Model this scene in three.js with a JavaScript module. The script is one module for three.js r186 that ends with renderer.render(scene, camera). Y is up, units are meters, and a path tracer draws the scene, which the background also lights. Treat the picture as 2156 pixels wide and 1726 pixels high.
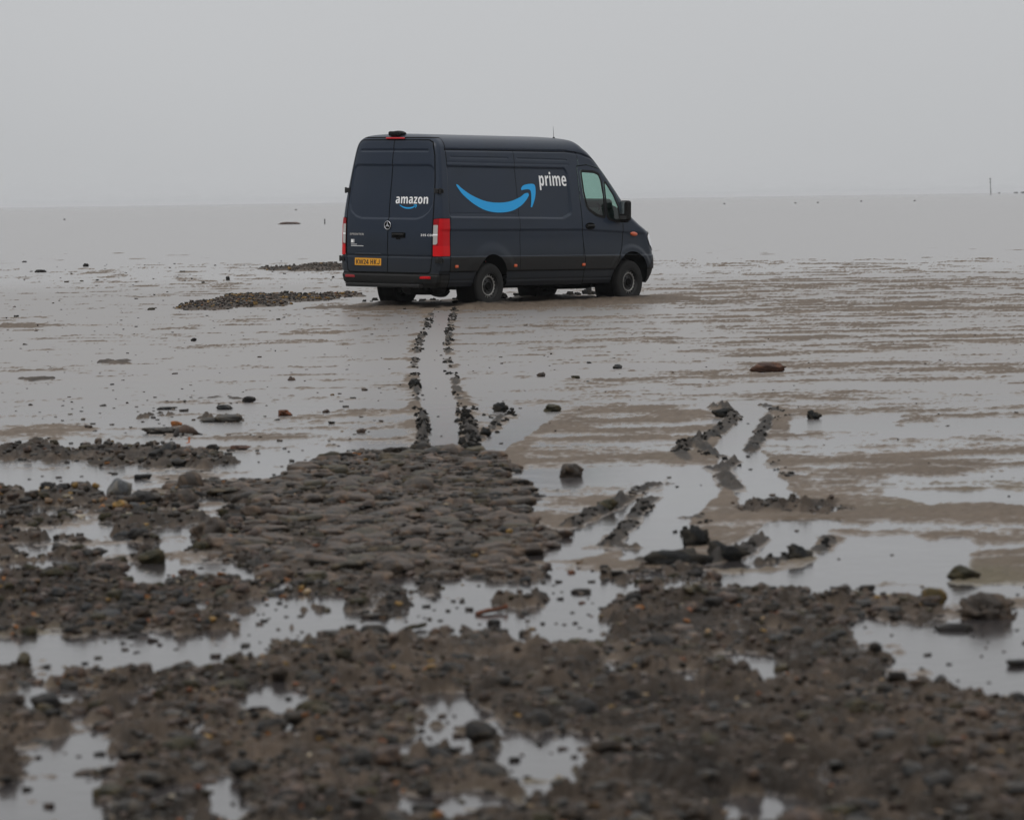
import * as THREE from 'three';
import { RoundedBoxGeometry } from 'three/addons/geometries/RoundedBoxGeometry.js';
import { MarchingCubes } from 'three/addons/objects/MarchingCubes.js';
import { mergeGeometries, mergeVertices } from 'three/addons/utils/BufferGeometryUtils.js';
import { FontLoader } from 'three/addons/loaders/FontLoader.js';

// ------------------------------------------------------------------ camera, sky, sun, exposure
const D2R = Math.PI / 180, EYE = 1.65, F = 8500, CX = 1078, CY = 863;
const scene = new THREE.Scene();
const PITCH = 2.985 * D2R, ROLL = -0.8503 * D2R;
const camera = new THREE.PerspectiveCamera(2 * Math.atan(863 / F) / D2R, 1024 / 819, 0.5, 30000);
camera.position.set(0, EYE, 0);
camera.rotation.set(-PITCH, 0, ROLL, 'XYZ');
camera.focus = 62; camera.userData.fStop = 6.3;

const sstep = (a, b, x) => { const t = Math.min(1, Math.max(0, (x - a) / (b - a))); return t * t * (3 - 2 * t); };
const lerp = (a, b, t) => a + (b - a) * t;
const clamp = (x, a, b) => Math.min(b, Math.max(a, x));
function rng(seed) { let a = seed >>> 0; return () => { a = (a + 0x6D2B79F5) | 0; let t = Math.imul(a ^ (a >>> 15), 1 | a); t = (t + Math.imul(t ^ (t >>> 7), 61 | t)) ^ t; return ((t ^ (t >>> 14)) >>> 0) / 4294967296; }; }
function hash2(i, j) { let h = Math.imul(i, 374761393) + Math.imul(j, 668265263) | 0; h = Math.imul(h ^ (h >>> 13), 1274126177); return ((h ^ (h >>> 16)) >>> 0) / 4294967296; }
function noise(x, y) { const i = Math.floor(x), j = Math.floor(y), u = x - i, v = y - j, a = u * u * (3 - 2 * u), b = v * v * (3 - 2 * v);
  return lerp(lerp(hash2(i, j), hash2(i + 1, j), a), lerp(hash2(i, j + 1), hash2(i + 1, j + 1), a), b) * 2 - 1; }
function fbm(x, y, n) { let s = 0, a = 0.5; for (let k = 0; k < n; k++) { s += a * noise(x + k * 17.3, y - k * 9.1); x *= 2.03; y *= 2.03; a *= 0.5; } return s; }
function noise3(x, y, z) { const k = Math.floor(z), w = z - k, c = w * w * (3 - 2 * w); return lerp(noise(x + k * 37.7, y + k * 11.3), noise(x + (k + 1) * 37.7, y + (k + 1) * 11.3), c); }

{ // an even overcast: grey at the horizon, brighter towards the zenith
  const w = 512, h = 256, data = new Float32Array(w * h * 4);
  for (let j = 0; j < h; j++) for (let i = 0; i < w; i++) {
    const el = ((j + 0.5) / h - 0.5) * 180, az = (i + 0.5) / w * Math.PI * 2, cx = Math.cos(az), cz = Math.sin(az);
    const up = sstep(3, 62, el), q = 1 + 0.035 * noise3(cx * 5 + 5, cz * 5, el * 0.16) + 0.02 * noise3(cx * 14, cz * 14 + 3, el * 0.5);
    const L = 0.54 * (1 + 1.45 * up) * q * lerp(0.90, 1, sstep(-0.5, 3.5, el));
    const o = (j * w + i) * 4; data[o] = L * lerp(0.98, 1.0, up); data[o + 1] = L * 1.0; data[o + 2] = L * lerp(1.025, 1.01, up); data[o + 3] = 1;
  }
  const t = new THREE.DataTexture(data, w, h, THREE.RGBAFormat, THREE.FloatType);
  t.mapping = THREE.EquirectangularReflectionMapping; t.magFilter = THREE.LinearFilter; t.needsUpdate = true;
  scene.background = t; scene.environment = t;
}
const sun = new THREE.DirectionalLight(new THREE.Color(1, 0.97, 0.93), 0.5);
sun.position.set(-30, 70, 20); sun.target.position.set(0, 0, -50); sun.castShadow = true; sun.shadow.radius = 40;
Object.assign(sun.shadow.camera, { left: -60, right: 60, top: 60, bottom: -60, near: 1, far: 250 });
scene.add(sun, sun.target);
scene.fog = new THREE.FogExp2(new THREE.Color(0.88, 0.89, 0.91), 0.00013);

const renderer = new THREE.WebGLRenderer({ antialias: true });
renderer.toneMapping = THREE.LinearToneMapping;
renderer.toneMappingExposure = 1.0;
renderer.shadowMap.enabled = true;

// ------------------------------------------------------------------ helpers
const used = {};
function numbered(name) { const n = used[name] = (used[name] ?? -1) + 1; return n ? name + '_' + String(n).padStart(3, '0') : name; }
function tag(o, label, category, group) { o.userData.label = label; if (category) o.userData.category = category; if (group) o.userData.group = group; return o; }
function add(name, geo, mat, parent = scene) { const m = new THREE.Mesh(geo, mat); m.name = parent === scene ? numbered(name) : name; m.castShadow = m.receiveShadow = true; parent.add(m); return m; }
function struct(name, geo, mat) { const m = geo ? add(name, geo, mat) : new THREE.Group(); if (!geo) { m.name = numbered(name); scene.add(m); } m.userData.kind = 'structure'; return m; }
function std(r, g, b, rough, o = {}) { return new THREE.MeshPhysicalMaterial({ color: new THREE.Color().setRGB(r, g, b), roughness: rough, side: THREE.DoubleSide, ...o }); }
function greyTex(n, fn, rep = 1) { const d = new Uint8Array(n * n * 4); for (let j = 0; j < n; j++) for (let i = 0; i < n; i++) { const v = clamp(Math.round(fn(i / n, j / n) * 255), 0, 255), o = (j * n + i) * 4; d[o] = d[o + 1] = d[o + 2] = v; d[o + 3] = 255; }
  const t = new THREE.DataTexture(d, n, n); t.wrapS = t.wrapT = THREE.RepeatWrapping; t.magFilter = THREE.LinearFilter; t.minFilter = THREE.LinearMipmapLinearFilter; t.generateMipmaps = true; t.repeat.set(rep, rep); t.needsUpdate = true; return t; }
function tnoise(u, v, p, s) { // tileable noise, p cells across
  const x = u * p, y = v * p, i = Math.floor(x), j = Math.floor(y), a = x - i, b = y - j, A = a * a * (3 - 2 * a), B = b * b * (3 - 2 * b), h = (m, n) => hash2(((m % p) + p) % p + s * 131, ((n % p) + p) % p);
  return lerp(lerp(h(i, j), h(i + 1, j), A), lerp(h(i, j + 1), h(i + 1, j + 1), A), B); }
const tfbm = (u, v, p, n, s) => { let r = 0, a = 0.5; for (let k = 0; k < n; k++) { r += a * tnoise(u, v, p, s + k); p *= 2; a *= 0.5; } return r; };
// a place on the flat ground, given in units of the survey sheet (one unit is 1/F of the distance)
const cR = Math.cos(ROLL), sR = Math.sin(ROLL), cP = Math.cos(PITCH), sP = Math.sin(PITCH);
function G(px, py) { const u = (px - CX) / F, v = -(py - CY) / F, x = cR * u - sR * v, y1 = sR * u + cR * v, y = cP * y1 - sP, z = -sP * y1 - cP, t = -EYE / y; return [x * t, z * t]; }
function PX(x, z) { const y = -EYE, y1 = cP * y - sP * z, z1 = sP * y + cP * z, u = cR * x + sR * y1, v = -sR * x + cR * y1; return [CX - F * u / z1, CY + F * v / z1]; }
const unitAt = (px, py) => { const [x, z] = G(px, py); return Math.hypot(x, z, EYE) / F; };   // metres per sheet unit

function polySDF(p, x, y) { // negative inside
  let d = 1e9, s = 1; const n = p.length;
  for (let i = 0, j = n - 1; i < n; j = i++) {
    const ex = p[j][0] - p[i][0], ey = p[j][1] - p[i][1], wx = x - p[i][0], wy = y - p[i][1], t = clamp((wx * ex + wy * ey) / (ex * ex + ey * ey + 1e-12), 0, 1), bx = wx - ex * t, by = wy - ey * t;
    d = Math.min(d, bx * bx + by * by);
    const a = y >= p[i][1], b = y < p[j][1], c = ex * wy > ey * wx;
    if ((a && b && c) || (!a && !b && !c)) s = -s;
  }
  return s * Math.sqrt(d);
}
function lineDist(p, x, y) { let d = 1e9; for (let i = 1; i < p.length; i++) { const ex = p[i][0] - p[i - 1][0], ey = p[i][1] - p[i - 1][1], wx = x - p[i - 1][0], wy = y - p[i - 1][1], t = clamp((wx * ex + wy * ey) / (ex * ex + ey * ey), 0, 1); d = Math.min(d, Math.hypot(wx - ex * t, wy - ey * t)); } return d; }
// ------------------------------------------------------------------ the flats: one height field, water lying where it dips below zero
const ground = (pts) => pts.map(([a, b]) => G(a, b));
const Z5 = 1 / 5;   // depth is weighed less than width: the banks lie long and low towards the sea
function region(sheet, soft, opt = {}) { const w = ground(sheet).map(([x, z]) => [x, z * Z5]); const xs = w.map((p) => p[0]), zs = w.map((p) => p[1]), m = 0.5;
  return { w, soft, box: [Math.min(...xs) - m, Math.max(...xs) + m, Math.min(...zs) - m, Math.max(...zs) + m], ...opt }; }
const inside = (r, x, z) => { const q = z * Z5; if (x < r.box[0] || x > r.box[1] || q < r.box[2] || q > r.box[3]) return 9; return polySDF(r.w, x, q); };
const oval = (cx, cy, rx, ry) => Array.from({ length: 10 }, (_, k) => [cx + rx * Math.cos(k * Math.PI / 5), cy + ry * Math.sin(k * Math.PI / 5)]);
const CAUSEWAY = [[585, 1000], [640, 976], [770, 957], [900, 954], [1012, 957], [1060, 976], [1078, 1012], [1130, 1036], [1090, 1062], [1110, 1102], [1178, 1132], [1155, 1146], [1130, 1162], [1152, 1190], [1080, 1216], [960, 1240], [760, 1236], [600, 1216], [430, 1190], [410, 1152], [422, 1122], [502, 1096], [512, 1062], [470, 1042], [380, 1050], [375, 1022], [440, 1016], [560, 1020]];
const FORE = [[-420, 1410], [60, 1404], [200, 1407], [330, 1418], [400, 1403], [480, 1392], [552, 1384], [560, 1345], [600, 1325], [659, 1338], [712, 1338], [774, 1332], [820, 1341], [895, 1341], [944, 1338], [969, 1320], [1052, 1325], [1149, 1341], [1199, 1347], [1239, 1341], [1290, 1313], [1276, 1300], [1307, 1269], [1344, 1256], [1412, 1250], [1543, 1244], [1640, 1240], [1750, 1250], [1900, 1258], [1960, 1266], [1985, 1285], [1950, 1300], [1850, 1305], [1825, 1320], [1815, 1350], [1900, 1395], [1890, 1425], [1940, 1425], [2000, 1450], [2060, 1470], [2110, 1475], [2200, 1490], [2700, 1500], [2700, 2100], [-420, 2100]];
const SHINGLE = [[-420, 1225], [20, 1207], [113, 1219], [164, 1203], [284, 1208], [342, 1222], [470, 1215], [600, 1222], [760, 1237], [735, 1250], [640, 1253], [560, 1262], [480, 1276], [400, 1287], [420, 1300], [511, 1308], [505, 1338], [440, 1350], [350, 1345], [310, 1328], [257, 1336], [161, 1345], [-420, 1346]];
const PEBBLES = [[-420, 1048], [30, 1036], [60, 1046], [115, 1030], [180, 1028], [210, 1036], [230, 1046], [275, 1050], [340, 1045], [372, 1036], [385, 1055], [420, 1090], [340, 1075], [260, 1082], [200, 1072], [130, 1066], [60, 1072], [-420, 1078]];
const WEED = [[-420, 946], [0, 943], [80, 942], [150, 950], [230, 938], [300, 938], [330, 933], [380, 943], [430, 950], [480, 958], [530, 966], [500, 980], [420, 985], [300, 981], [220, 983], [150, 975], [90, 966], [-420, 962]];
// stony ground: kind 0 rubble and stones, height over the water in metres
const stony = [region(CAUSEWAY, 0.09, { h: 0.04, k: 'causeway' }), region(FORE, 0.07, { h: 0.03, k: 'rubble' }), region(SHINGLE, 0.07, { h: 0.04, k: 'rubble' }), region(PEBBLES, 0.05, { h: 0.035, k: 'rubble' }), region(WEED, 0.05, { h: 0.035, k: 'weed' }),
  ...[[[735, 1243], [850, 1232], [945, 1238], [1000, 1236], [1090, 1213], [1160, 1200], [1110, 1228], [960, 1246], [840, 1256], [738, 1256]], oval(785, 1271, 52, 11), oval(1085, 1268, 68, 20), oval(795, 1293, 35, 7), oval(640, 1276, 48, 9), oval(560, 1283, 40, 10), oval(430, 1325, 80, 22)].map((p) => region(p, 0.04, { h: 0.03, k: 'rubble' })),
  ...[oval(65, 1102, 90, 10), oval(330, 1096, 110, 12), oval(40, 1135, 75, 18), oval(285, 1127, 50, 13), oval(170, 1139, 38, 10), oval(140, 1178, 60, 24), oval(320, 1182, 48, 20), oval(240, 1197, 50, 14), oval(20, 1180, 50, 20), oval(440, 1128, 36, 22)].map((p) => region(p, 0.05, { h: 0.035, k: 'rubble' })),
  ...[oval(585, 628, 130, 9), oval(500, 640, 120, 7), oval(430, 648, 70, 5), oval(640, 566, 95, 5), oval(690, 560, 60, 5), oval(710, 622, 60, 4)].map((p) => region(p, 0.12, { h: 0.05, k: 'far' })),
  ...[oval(1390, 1215, 120, 12), oval(1660, 1070, 120, 12), oval(1440, 1208, 60, 16), oval(470, 838, 80, 4), oval(240, 762, 42, 6), oval(75, 797, 45, 3), oval(470, 882, 55, 6), oval(330, 874, 40, 3)].map((p) => region(p, 0.05, { h: 0.016, k: 'weed' }))];
const mudBars = [[[-300, 905], [0, 897], [60, 892], [150, 902], [250, 905], [330, 906], [410, 916], [350, 926], [200, 922], [80, 932], [-300, 928]], oval(610, 470, 26, 3), oval(600, 700, 130, 4), oval(40, 686, 70, 8), oval(640, 838, 60, 6), oval(700, 868, 110, 8), oval(640, 882, 40, 6), oval(735, 560 + 385, 50, 6),
  [[1062, 955], [1100, 930], [1145, 880], [1200, 856], [1300, 846], [1420, 856], [1524, 862], [1510, 902], [1480, 940], [1455, 985], [1300, 982], [1100, 980]], [[1600, 872], [1680, 882], [1640, 930], [1700, 985], [1760, 1030], [1900, 1060], [2500, 1065], [2500, 1118], [1760, 1108], [1655, 1078], [1652, 1030], [1612, 972]],
  [[1150, 1090], [1230, 1060], [1300, 1040], [1390, 1020], [1330, 1050], [1240, 1100], [1170, 1122], [1120, 1090]], [[1430, 1150], [1450, 1095], [1530, 1075], [1590, 1060], [1625, 1095], [1610, 1120], [1600, 1150], [1540, 1178], [1480, 1180]], [[1190, 1185], [1260, 1170], [1330, 1170], [1350, 1186], [1280, 1196], [1200, 1196]], [[1560, 1200], [1620, 1180], [1690, 1168], [1700, 1182], [1640, 1195], [1580, 1205]],
  [[820, 640], [960, 633], [1200, 628], [1420, 620], [1480, 632], [1300, 648], [1100, 655], [900, 662], [740, 668], [730, 652]],oval(1650, 1215, 90, 7), oval(1870, 1235, 110, 10), oval(2120, 1190, 90, 20), oval(1240, 1040, 80, 20), oval(900, 965, 300, 6)].map((p) => region(p, 0.16, { h: 0.016 }));
const pools = [[[-420, 1350], [62, 1345], [161, 1345], [257, 1337], [310, 1330], [356, 1334], [350, 1354], [420, 1360], [511, 1352], [567, 1349], [572, 1376], [483, 1390], [400, 1402], [328, 1416], [238, 1410], [118, 1403], [62, 1401], [-420, 1408]],
  [[-420, 1660], [0, 1660], [60, 1640], [150, 1628], [200, 1630], [215, 1665], [222, 1700], [205, 1760], [-420, 1800]], oval(955, 1500, 82, 42), oval(1022, 1512, 36, 28), oval(1130, 1626, 84, 50), oval(1180, 1590, 30, 20), oval(960, 1705, 130, 36), oval(585, 1490, 72, 30), oval(590, 1545, 40, 12), oval(165, 1582, 70, 34), oval(190, 1512, 60, 13), oval(1287, 1408, 34, 22), oval(1357, 1443, 20, 24), oval(1440, 1428, 44, 20), oval(1565, 1402, 74, 28), oval(1715, 1588, 66, 28), oval(1570, 1543, 34, 8), oval(480, 1720, 80, 26), oval(1210, 1554, 76, 26), oval(900, 1720, 90, 12), oval(1150, 1660, 40, 10), oval(320, 1455, 30, 14), oval(760, 1560, 20, 6), oval(400, 1530, 20, 8), oval(60, 1585, 22, 8)].map((p) => region(p, 0.045));
// wheel ruts filled with water
const ruts = [{ p: [[930, 985], [934, 950], [930, 900], [921, 850], [912, 800], [908, 750], [913, 710], [924, 680], [930, 655], [926, 640]], w: 0.135 }, { p: [[1000, 965], [1060, 925], [1110, 890], [1140, 868]], w: 0.13 },
  { p: [[1578, 845], [1582, 870], [1578, 900], [1553, 935], [1552, 955], [1576, 985], [1594, 1010], [1606, 1034], [1620, 1060]], w: 0.15 }, { p: [[1475, 985], [1462, 1030], [1432, 1068], [1390, 1105], [1372, 1140], [1380, 1180]], w: 0.145 }, { p: [[1400, 1040], [1345, 1065], [1295, 1095], [1225, 1128], [1150, 1165], [1120, 1180]], w: 0.1 }, { p: [[1700, 1098], [1660, 1125], [1610, 1165], [1540, 1192]], w: 0.17 }]
  .map((r) => ({ ...r, q: ground(r.p) }));
// soft ridges of dark mud squeezed up beside the ruts: [line on the sheet, half width, height, how unbroken]
const ridges = [[[[890, 953], [888, 925], [891, 890], [880, 850], [874, 815], [873, 765], [885, 715], [898, 690], [908, 660]], 0.032, 0.048, 0.25], [[[892, 953], [889, 925], [891, 885], [884, 860]], 0.035, 0.048, 1.1], [[[985, 950], [992, 925], [982, 895], [972, 860], [958, 805], [941, 765], [944, 715], [950, 675], [958, 650]], 0.035, 0.048, 0.25], [[[985, 950], [997, 925], [984, 885], [974, 855]], 0.043, 0.056, 1.1], [[[1000, 935], [1035, 908], [1050, 880], [1075, 866], [1055, 855]], 0.029, 0.028, 0.2], [[[985, 860], [1005, 872], [1050, 876]], 0.052, 0.024, 0.4],
  [[[1505, 858], [1530, 862], [1545, 880], [1508, 915], [1470, 930], [1440, 945]], 0.051, 0.055, 1.25], [[[1470, 935], [1495, 955], [1545, 972], [1520, 992]], 0.047, 0.050, 1.25], [[[1505, 985], [1530, 1005], [1545, 1035]], 0.055, 0.042, 0.75], [[[1440, 935], [1430, 955], [1448, 970]], 0.047, 0.038, 0.95], [[[1610, 852], [1625, 862], [1670, 876]], 0.039, 0.029, 0.95], [[[1622, 868], [1612, 895], [1600, 920], [1580, 950]], 0.043, 0.042, 1.1], [[[1630, 962], [1640, 985], [1665, 1003]], 0.055, 0.034, 0.5],
  [[[1400, 1018], [1355, 1025], [1325, 1045], [1280, 1075], [1235, 1092], [1205, 1110]], 0.047, 0.050, 1.25], [[[1385, 1040], [1350, 1072], [1325, 1105], [1300, 1130], [1275, 1150], [1325, 1154]], 0.043, 0.046, 1.1], [[[1350, 1182], [1400, 1176], [1470, 1190], [1520, 1178], [1565, 1168], [1606, 1136]], 0.047, 0.059, 1.3], [[[1450, 1090], [1485, 1095]], 0.039, 0.042, 1.25], [[[1600, 1186], [1650, 1180], [1695, 1166]], 0.035, 0.038, 1.1], [[[1725, 1162], [1745, 1145], [1740, 1130]], 0.035, 0.034, 0.6]]
  .map(([p, w, h, d]) => { const q = ground(p), xs = q.map((a) => a[0]), zs = q.map((a) => a[1]); return { q, w, h, d, box: [Math.min(...xs) - 0.3, Math.max(...xs) + 0.3, Math.min(...zs) - 0.5, Math.max(...zs) + 0.5] }; });
function dome(x, z, s) { // lumps packed side by side: height of a rounded cell over its creases
  x /= s; z /= s; const i = Math.floor(x), j = Math.floor(z); let a = 9, c = 9, id = 0; for (let m = -1; m <= 1; m++) for (let n = -1; n <= 1; n++) { const u = i + m + hash2(i + m, j + n + 71), v = j + n + hash2(i + m + 53, j + n), d = (u - x) ** 2 + (v - z) ** 2; if (d < a) { c = a; a = d; id = hash2(i + m + 7, j + n + 13); } else if (d < c) c = d; }
  return Math.min(1, (Math.sqrt(c) - Math.sqrt(a)) * 1.7) * (0.35 + 0.65 * id); }
const flood = [[[1632, 1106], [1741, 1092], [1741, 1124], [1850, 1128], [2011, 1130], [2049, 1152], [2062, 1180], [1997, 1222], [1892, 1236], [1750, 1250], [1561, 1226], [1551, 1196], [1640, 1190], [1720, 1160]], [[1840, 1318], [1990, 1300], [2060, 1302], [2130, 1300], [2700, 1290], [2700, 1480], [2110, 1470], [1990, 1440], [1910, 1392]], [[470, 1290], [560, 1265], [720, 1256], [740, 1288], [880, 1285], [1000, 1262], [1010, 1245], [1130, 1222], [1190, 1210], [1270, 1214], [1274, 1238], [1412, 1247], [1300, 1262], [1270, 1300], [1285, 1312], [1235, 1338], [1145, 1338], [1050, 1322], [960, 1318], [890, 1337], [770, 1328], [650, 1334], [520, 1325]],
  [[1085, 1000], [1200, 985], [1340, 985], [1440, 990], [1400, 1010], [1290, 1015], [1130, 1030]], [[1880, 1035], [2000, 1030], [2500, 1028], [2500, 1058], [1960, 1060]], [[1640, 890], [1760, 868], [1900, 872], [1880, 898], [1740, 910], [1640, 912]]].map((p) => region(p, 0.08));
// lean of the flats between pool and ripple, in centimetres over the sheet
const GX = [0, 540, 1078, 1617, 2156], GY = [470, 520, 560, 600, 660, 720, 780, 840, 900, 1000, 1100, 1200, 1320, 1720];
const LEAN = [[-4, -4, -4, -4, -4], [-2.4, -2.6, -2.6, -2.4, -2.2], [-0.8, -1.0, -1.4, -0.4, -0.35], [-0.7, -0.9, -1.2, -0.2, -0.05], [-1.0, -1.0, -0.7, -0.1, 0.1], [-1.2, -1.1, -0.8, -0.1, 0.35], [-1.3, -1.2, -1.0, 0.0, 0.4], [-1.3, -1.1, -0.8, 0.3, 0.55], [-1.1, -1.1, -0.6, 0.5, 0.65], [-1.4, -1.4, -0.7, 0.55, 0.65], [-1.2, -1.3, -0.7, 0.4, 0.65], [-1.3, -1.4, -1.4, -0.7, -0.2], [-1.2, -1.4, -1.6, -1.3, -1], [-1, -1.2, -1.4, -1.2, -1]];
function lean(px, py) { let j = 0; while (j < GY.length - 2 && py > GY[j + 1]) j++; const v = clamp((py - GY[j]) / (GY[j + 1] - GY[j]), 0, 1), g = clamp((px - GX[0]) / 539, 0, 3.999), i = Math.floor(g), u = g - i; return lerp(lerp(LEAN[j][i], LEAN[j][i + 1], u), lerp(LEAN[j + 1][i], LEAN[j + 1][i + 1], u), v) / 100; }
const vanAxis = (() => { const m = new THREE.Matrix4().makeRotationY(38.16 * D2R); return (x, z) => { const c = Math.cos(38.16 * D2R), s = Math.sin(38.16 * D2R), dx = x + 1.1, dz = z + 63.29; return [dx * s - dz * c, dx * c + dz * s]; }; })();
function terrain(x, z) { // [height, stoniness, dark mud]
  const [px, py] = PX(x, z), dist = -z;
  const warp = 0.5 * noise(x * 0.35, z * 0.16);
  let h = (0.025 * fbm(x * 1.1 + warp, z * 1.75 + x * 0.25 + 2 * warp, 5) + 0.006 * noise(x * 0.3, z * 0.12)) * sstep(300, 120, dist) + 0.72 * lean(px, py) + 0.005 * noise(x * 4 + 3 * warp, z * 4.5 + x) + (dist < 110 ? 0.004 * noise(x * 9, z * 7) + 0.004 * noise(x * 21, z * 13) + 0.0055 * noise(x * 47 + 5, z * 41) : 0);
  const e1 = 0.10 * fbm(x * 2.4, z * 0.6, 3) + 0.06 * noise(x * 9, z * 2.4), e2 = e1 * 0.8 + 0.03 * noise(x * 23, z * 7);
  for (const r of mudBars) { const d = inside(r, x, z); if (d > 1) continue; const k = sstep(r.soft * 0.6, -r.soft, d + e1 * 1.4); if (k > 0) h = Math.max(h, lerp(h, r.h * 0.35 + 0.95 * h - 0.65 * lean(px, py), k)); }
  for (const r of flood) { const d = inside(r, x, z); if (d > 1) continue; h = lerp(h, Math.min(h, -0.02), sstep(0.04, -r.soft, d + e1)); }
  let stone = 0, mud = 0, cause = false;
  for (const r of ruts) { const d = lineDist(r.q, x, z); if (d > 0.6) continue; const n = 0.03 * noise(x * 7, z * 3);
    const berm = sstep(0.14, 0.03, Math.abs(d + n - r.w - 0.06)) * clamp(0.5 + 0.9 * noise(x * 4 + 3, z * 1.1), 0, 1) * sstep(0, 0.25, dist > 0 ? 1 : 0); h = Math.max(h, h * (1 - berm) + berm * (0.012 + 0.012 * noise(x * 17, z * 9)));  h = lerp(h, Math.min(h, -0.03), sstep(r.w + 0.02, r.w - 0.03, d + n)); }
  for (const r of ridges) { if (x < r.box[0] || x > r.box[1] || z < r.box[2] || z > r.box[3]) continue; const d = lineDist(r.q, x, z) + 0.02 * noise(x * 13, z * 5); if (d > r.w * 1.5) continue; const on = clamp(r.d * 1.1 - 0.1 + 1.5 * noise(x * 1.5 + 9, z * 1.7), 0, 1), k = sstep(r.w * 1.4, r.w * 0.2, d) * on; if (k <= 0) continue;
    const up = k * r.h * (0.5 + 0.4 * noise(x * 16, z * 5) + 0.75 * (dome(x, z * 0.5, 0.06) - 0.3) + 0.3 * noise(x * 45, z * 18)); h = Math.max(h, Math.max(h, 0) * 0.4 + up); mud = Math.max(mud, sstep(0.08, 0.35, k)); }
  for (const r of stony) { let d = inside(r, x, z); if (d > 1) continue; if (r.k === 'causeway') d += 0.10 * noise(x * 3 + 11, z * 1.2) + 0.05 * noise(x * 8, z * 3); const k = sstep(r.soft * 0.3, -r.soft, d + e2); if (k > 0) { h = Math.max(h, lerp(h, r.h * (0.75 + 0.35 * noise(x * 3, z * 1.5)), k)); stone = Math.max(stone, sstep(r.soft * 0.45, -r.soft * 0.3, d + e2)); if (r.k === 'causeway') cause = true; } }
  for (const r of pools) { const d = inside(r, x, z); if (d > 1) continue; const k = sstep(0.03, -0.025, d + e2 * 0.85); h = lerp(h, Math.min(h, -0.014 + 0.016 * noise(x * 11, z * 8) + 0.008 * noise(x * 29, z * 21)), k); stone *= 1 - 0.97 * k; }
  if (stone > 0 && !cause && dist < 24) { const k = sstep(0.27, 0.36, fbm(x * 3.1 + 31, z * 1.5 + 5, 4) + 0.06 * sstep(0.4, -1.2, x)); h = lerp(h, Math.min(h, -0.012 + 0.012 * noise(x * 13, z * 9)), k); stone *= 1 - 0.9 * k; }
  if (stone > 0 && dist < 32) { h += stone * (0.016 * noise(x * 6, z * 4) + (cause ? 0.006 : 0.036) * (dome(x + 0.02 * noise(x * 30, z * 30), z, 0.085) - 0.3) + (cause ? 0 : 0.058 * sstep(-0.25, 0.35, noise(x * 1.1 + 40, z * 0.8)) * (dome(x + 0.03 * noise(x * 20, z * 20), z * 0.8, 0.17) - 0.3)) + 0.016 * (dome(x, z + 0.01 * noise(x * 50, z * 40), 0.036) - 0.3) + 0.008 * noise(x * 43, z * 33) + 0.006 * noise(x * 90, z * 70)); }
  if (dist > 52 && dist < 75) { const [u, v] = vanAxis(x, z); // mud heaped along and under the wheels
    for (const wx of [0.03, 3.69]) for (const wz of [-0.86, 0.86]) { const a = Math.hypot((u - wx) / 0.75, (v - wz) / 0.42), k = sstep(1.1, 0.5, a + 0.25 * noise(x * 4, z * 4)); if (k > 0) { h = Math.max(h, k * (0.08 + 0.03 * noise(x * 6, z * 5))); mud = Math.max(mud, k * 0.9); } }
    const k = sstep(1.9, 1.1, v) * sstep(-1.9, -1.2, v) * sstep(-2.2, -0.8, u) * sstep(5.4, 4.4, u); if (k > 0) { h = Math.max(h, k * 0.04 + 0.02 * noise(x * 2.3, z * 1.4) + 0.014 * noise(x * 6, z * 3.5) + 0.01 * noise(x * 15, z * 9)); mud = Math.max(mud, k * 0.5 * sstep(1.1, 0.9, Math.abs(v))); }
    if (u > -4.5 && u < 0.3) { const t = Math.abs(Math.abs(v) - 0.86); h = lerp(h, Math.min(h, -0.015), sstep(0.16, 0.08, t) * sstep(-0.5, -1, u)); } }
  return [h, stone, mud];
}
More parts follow.
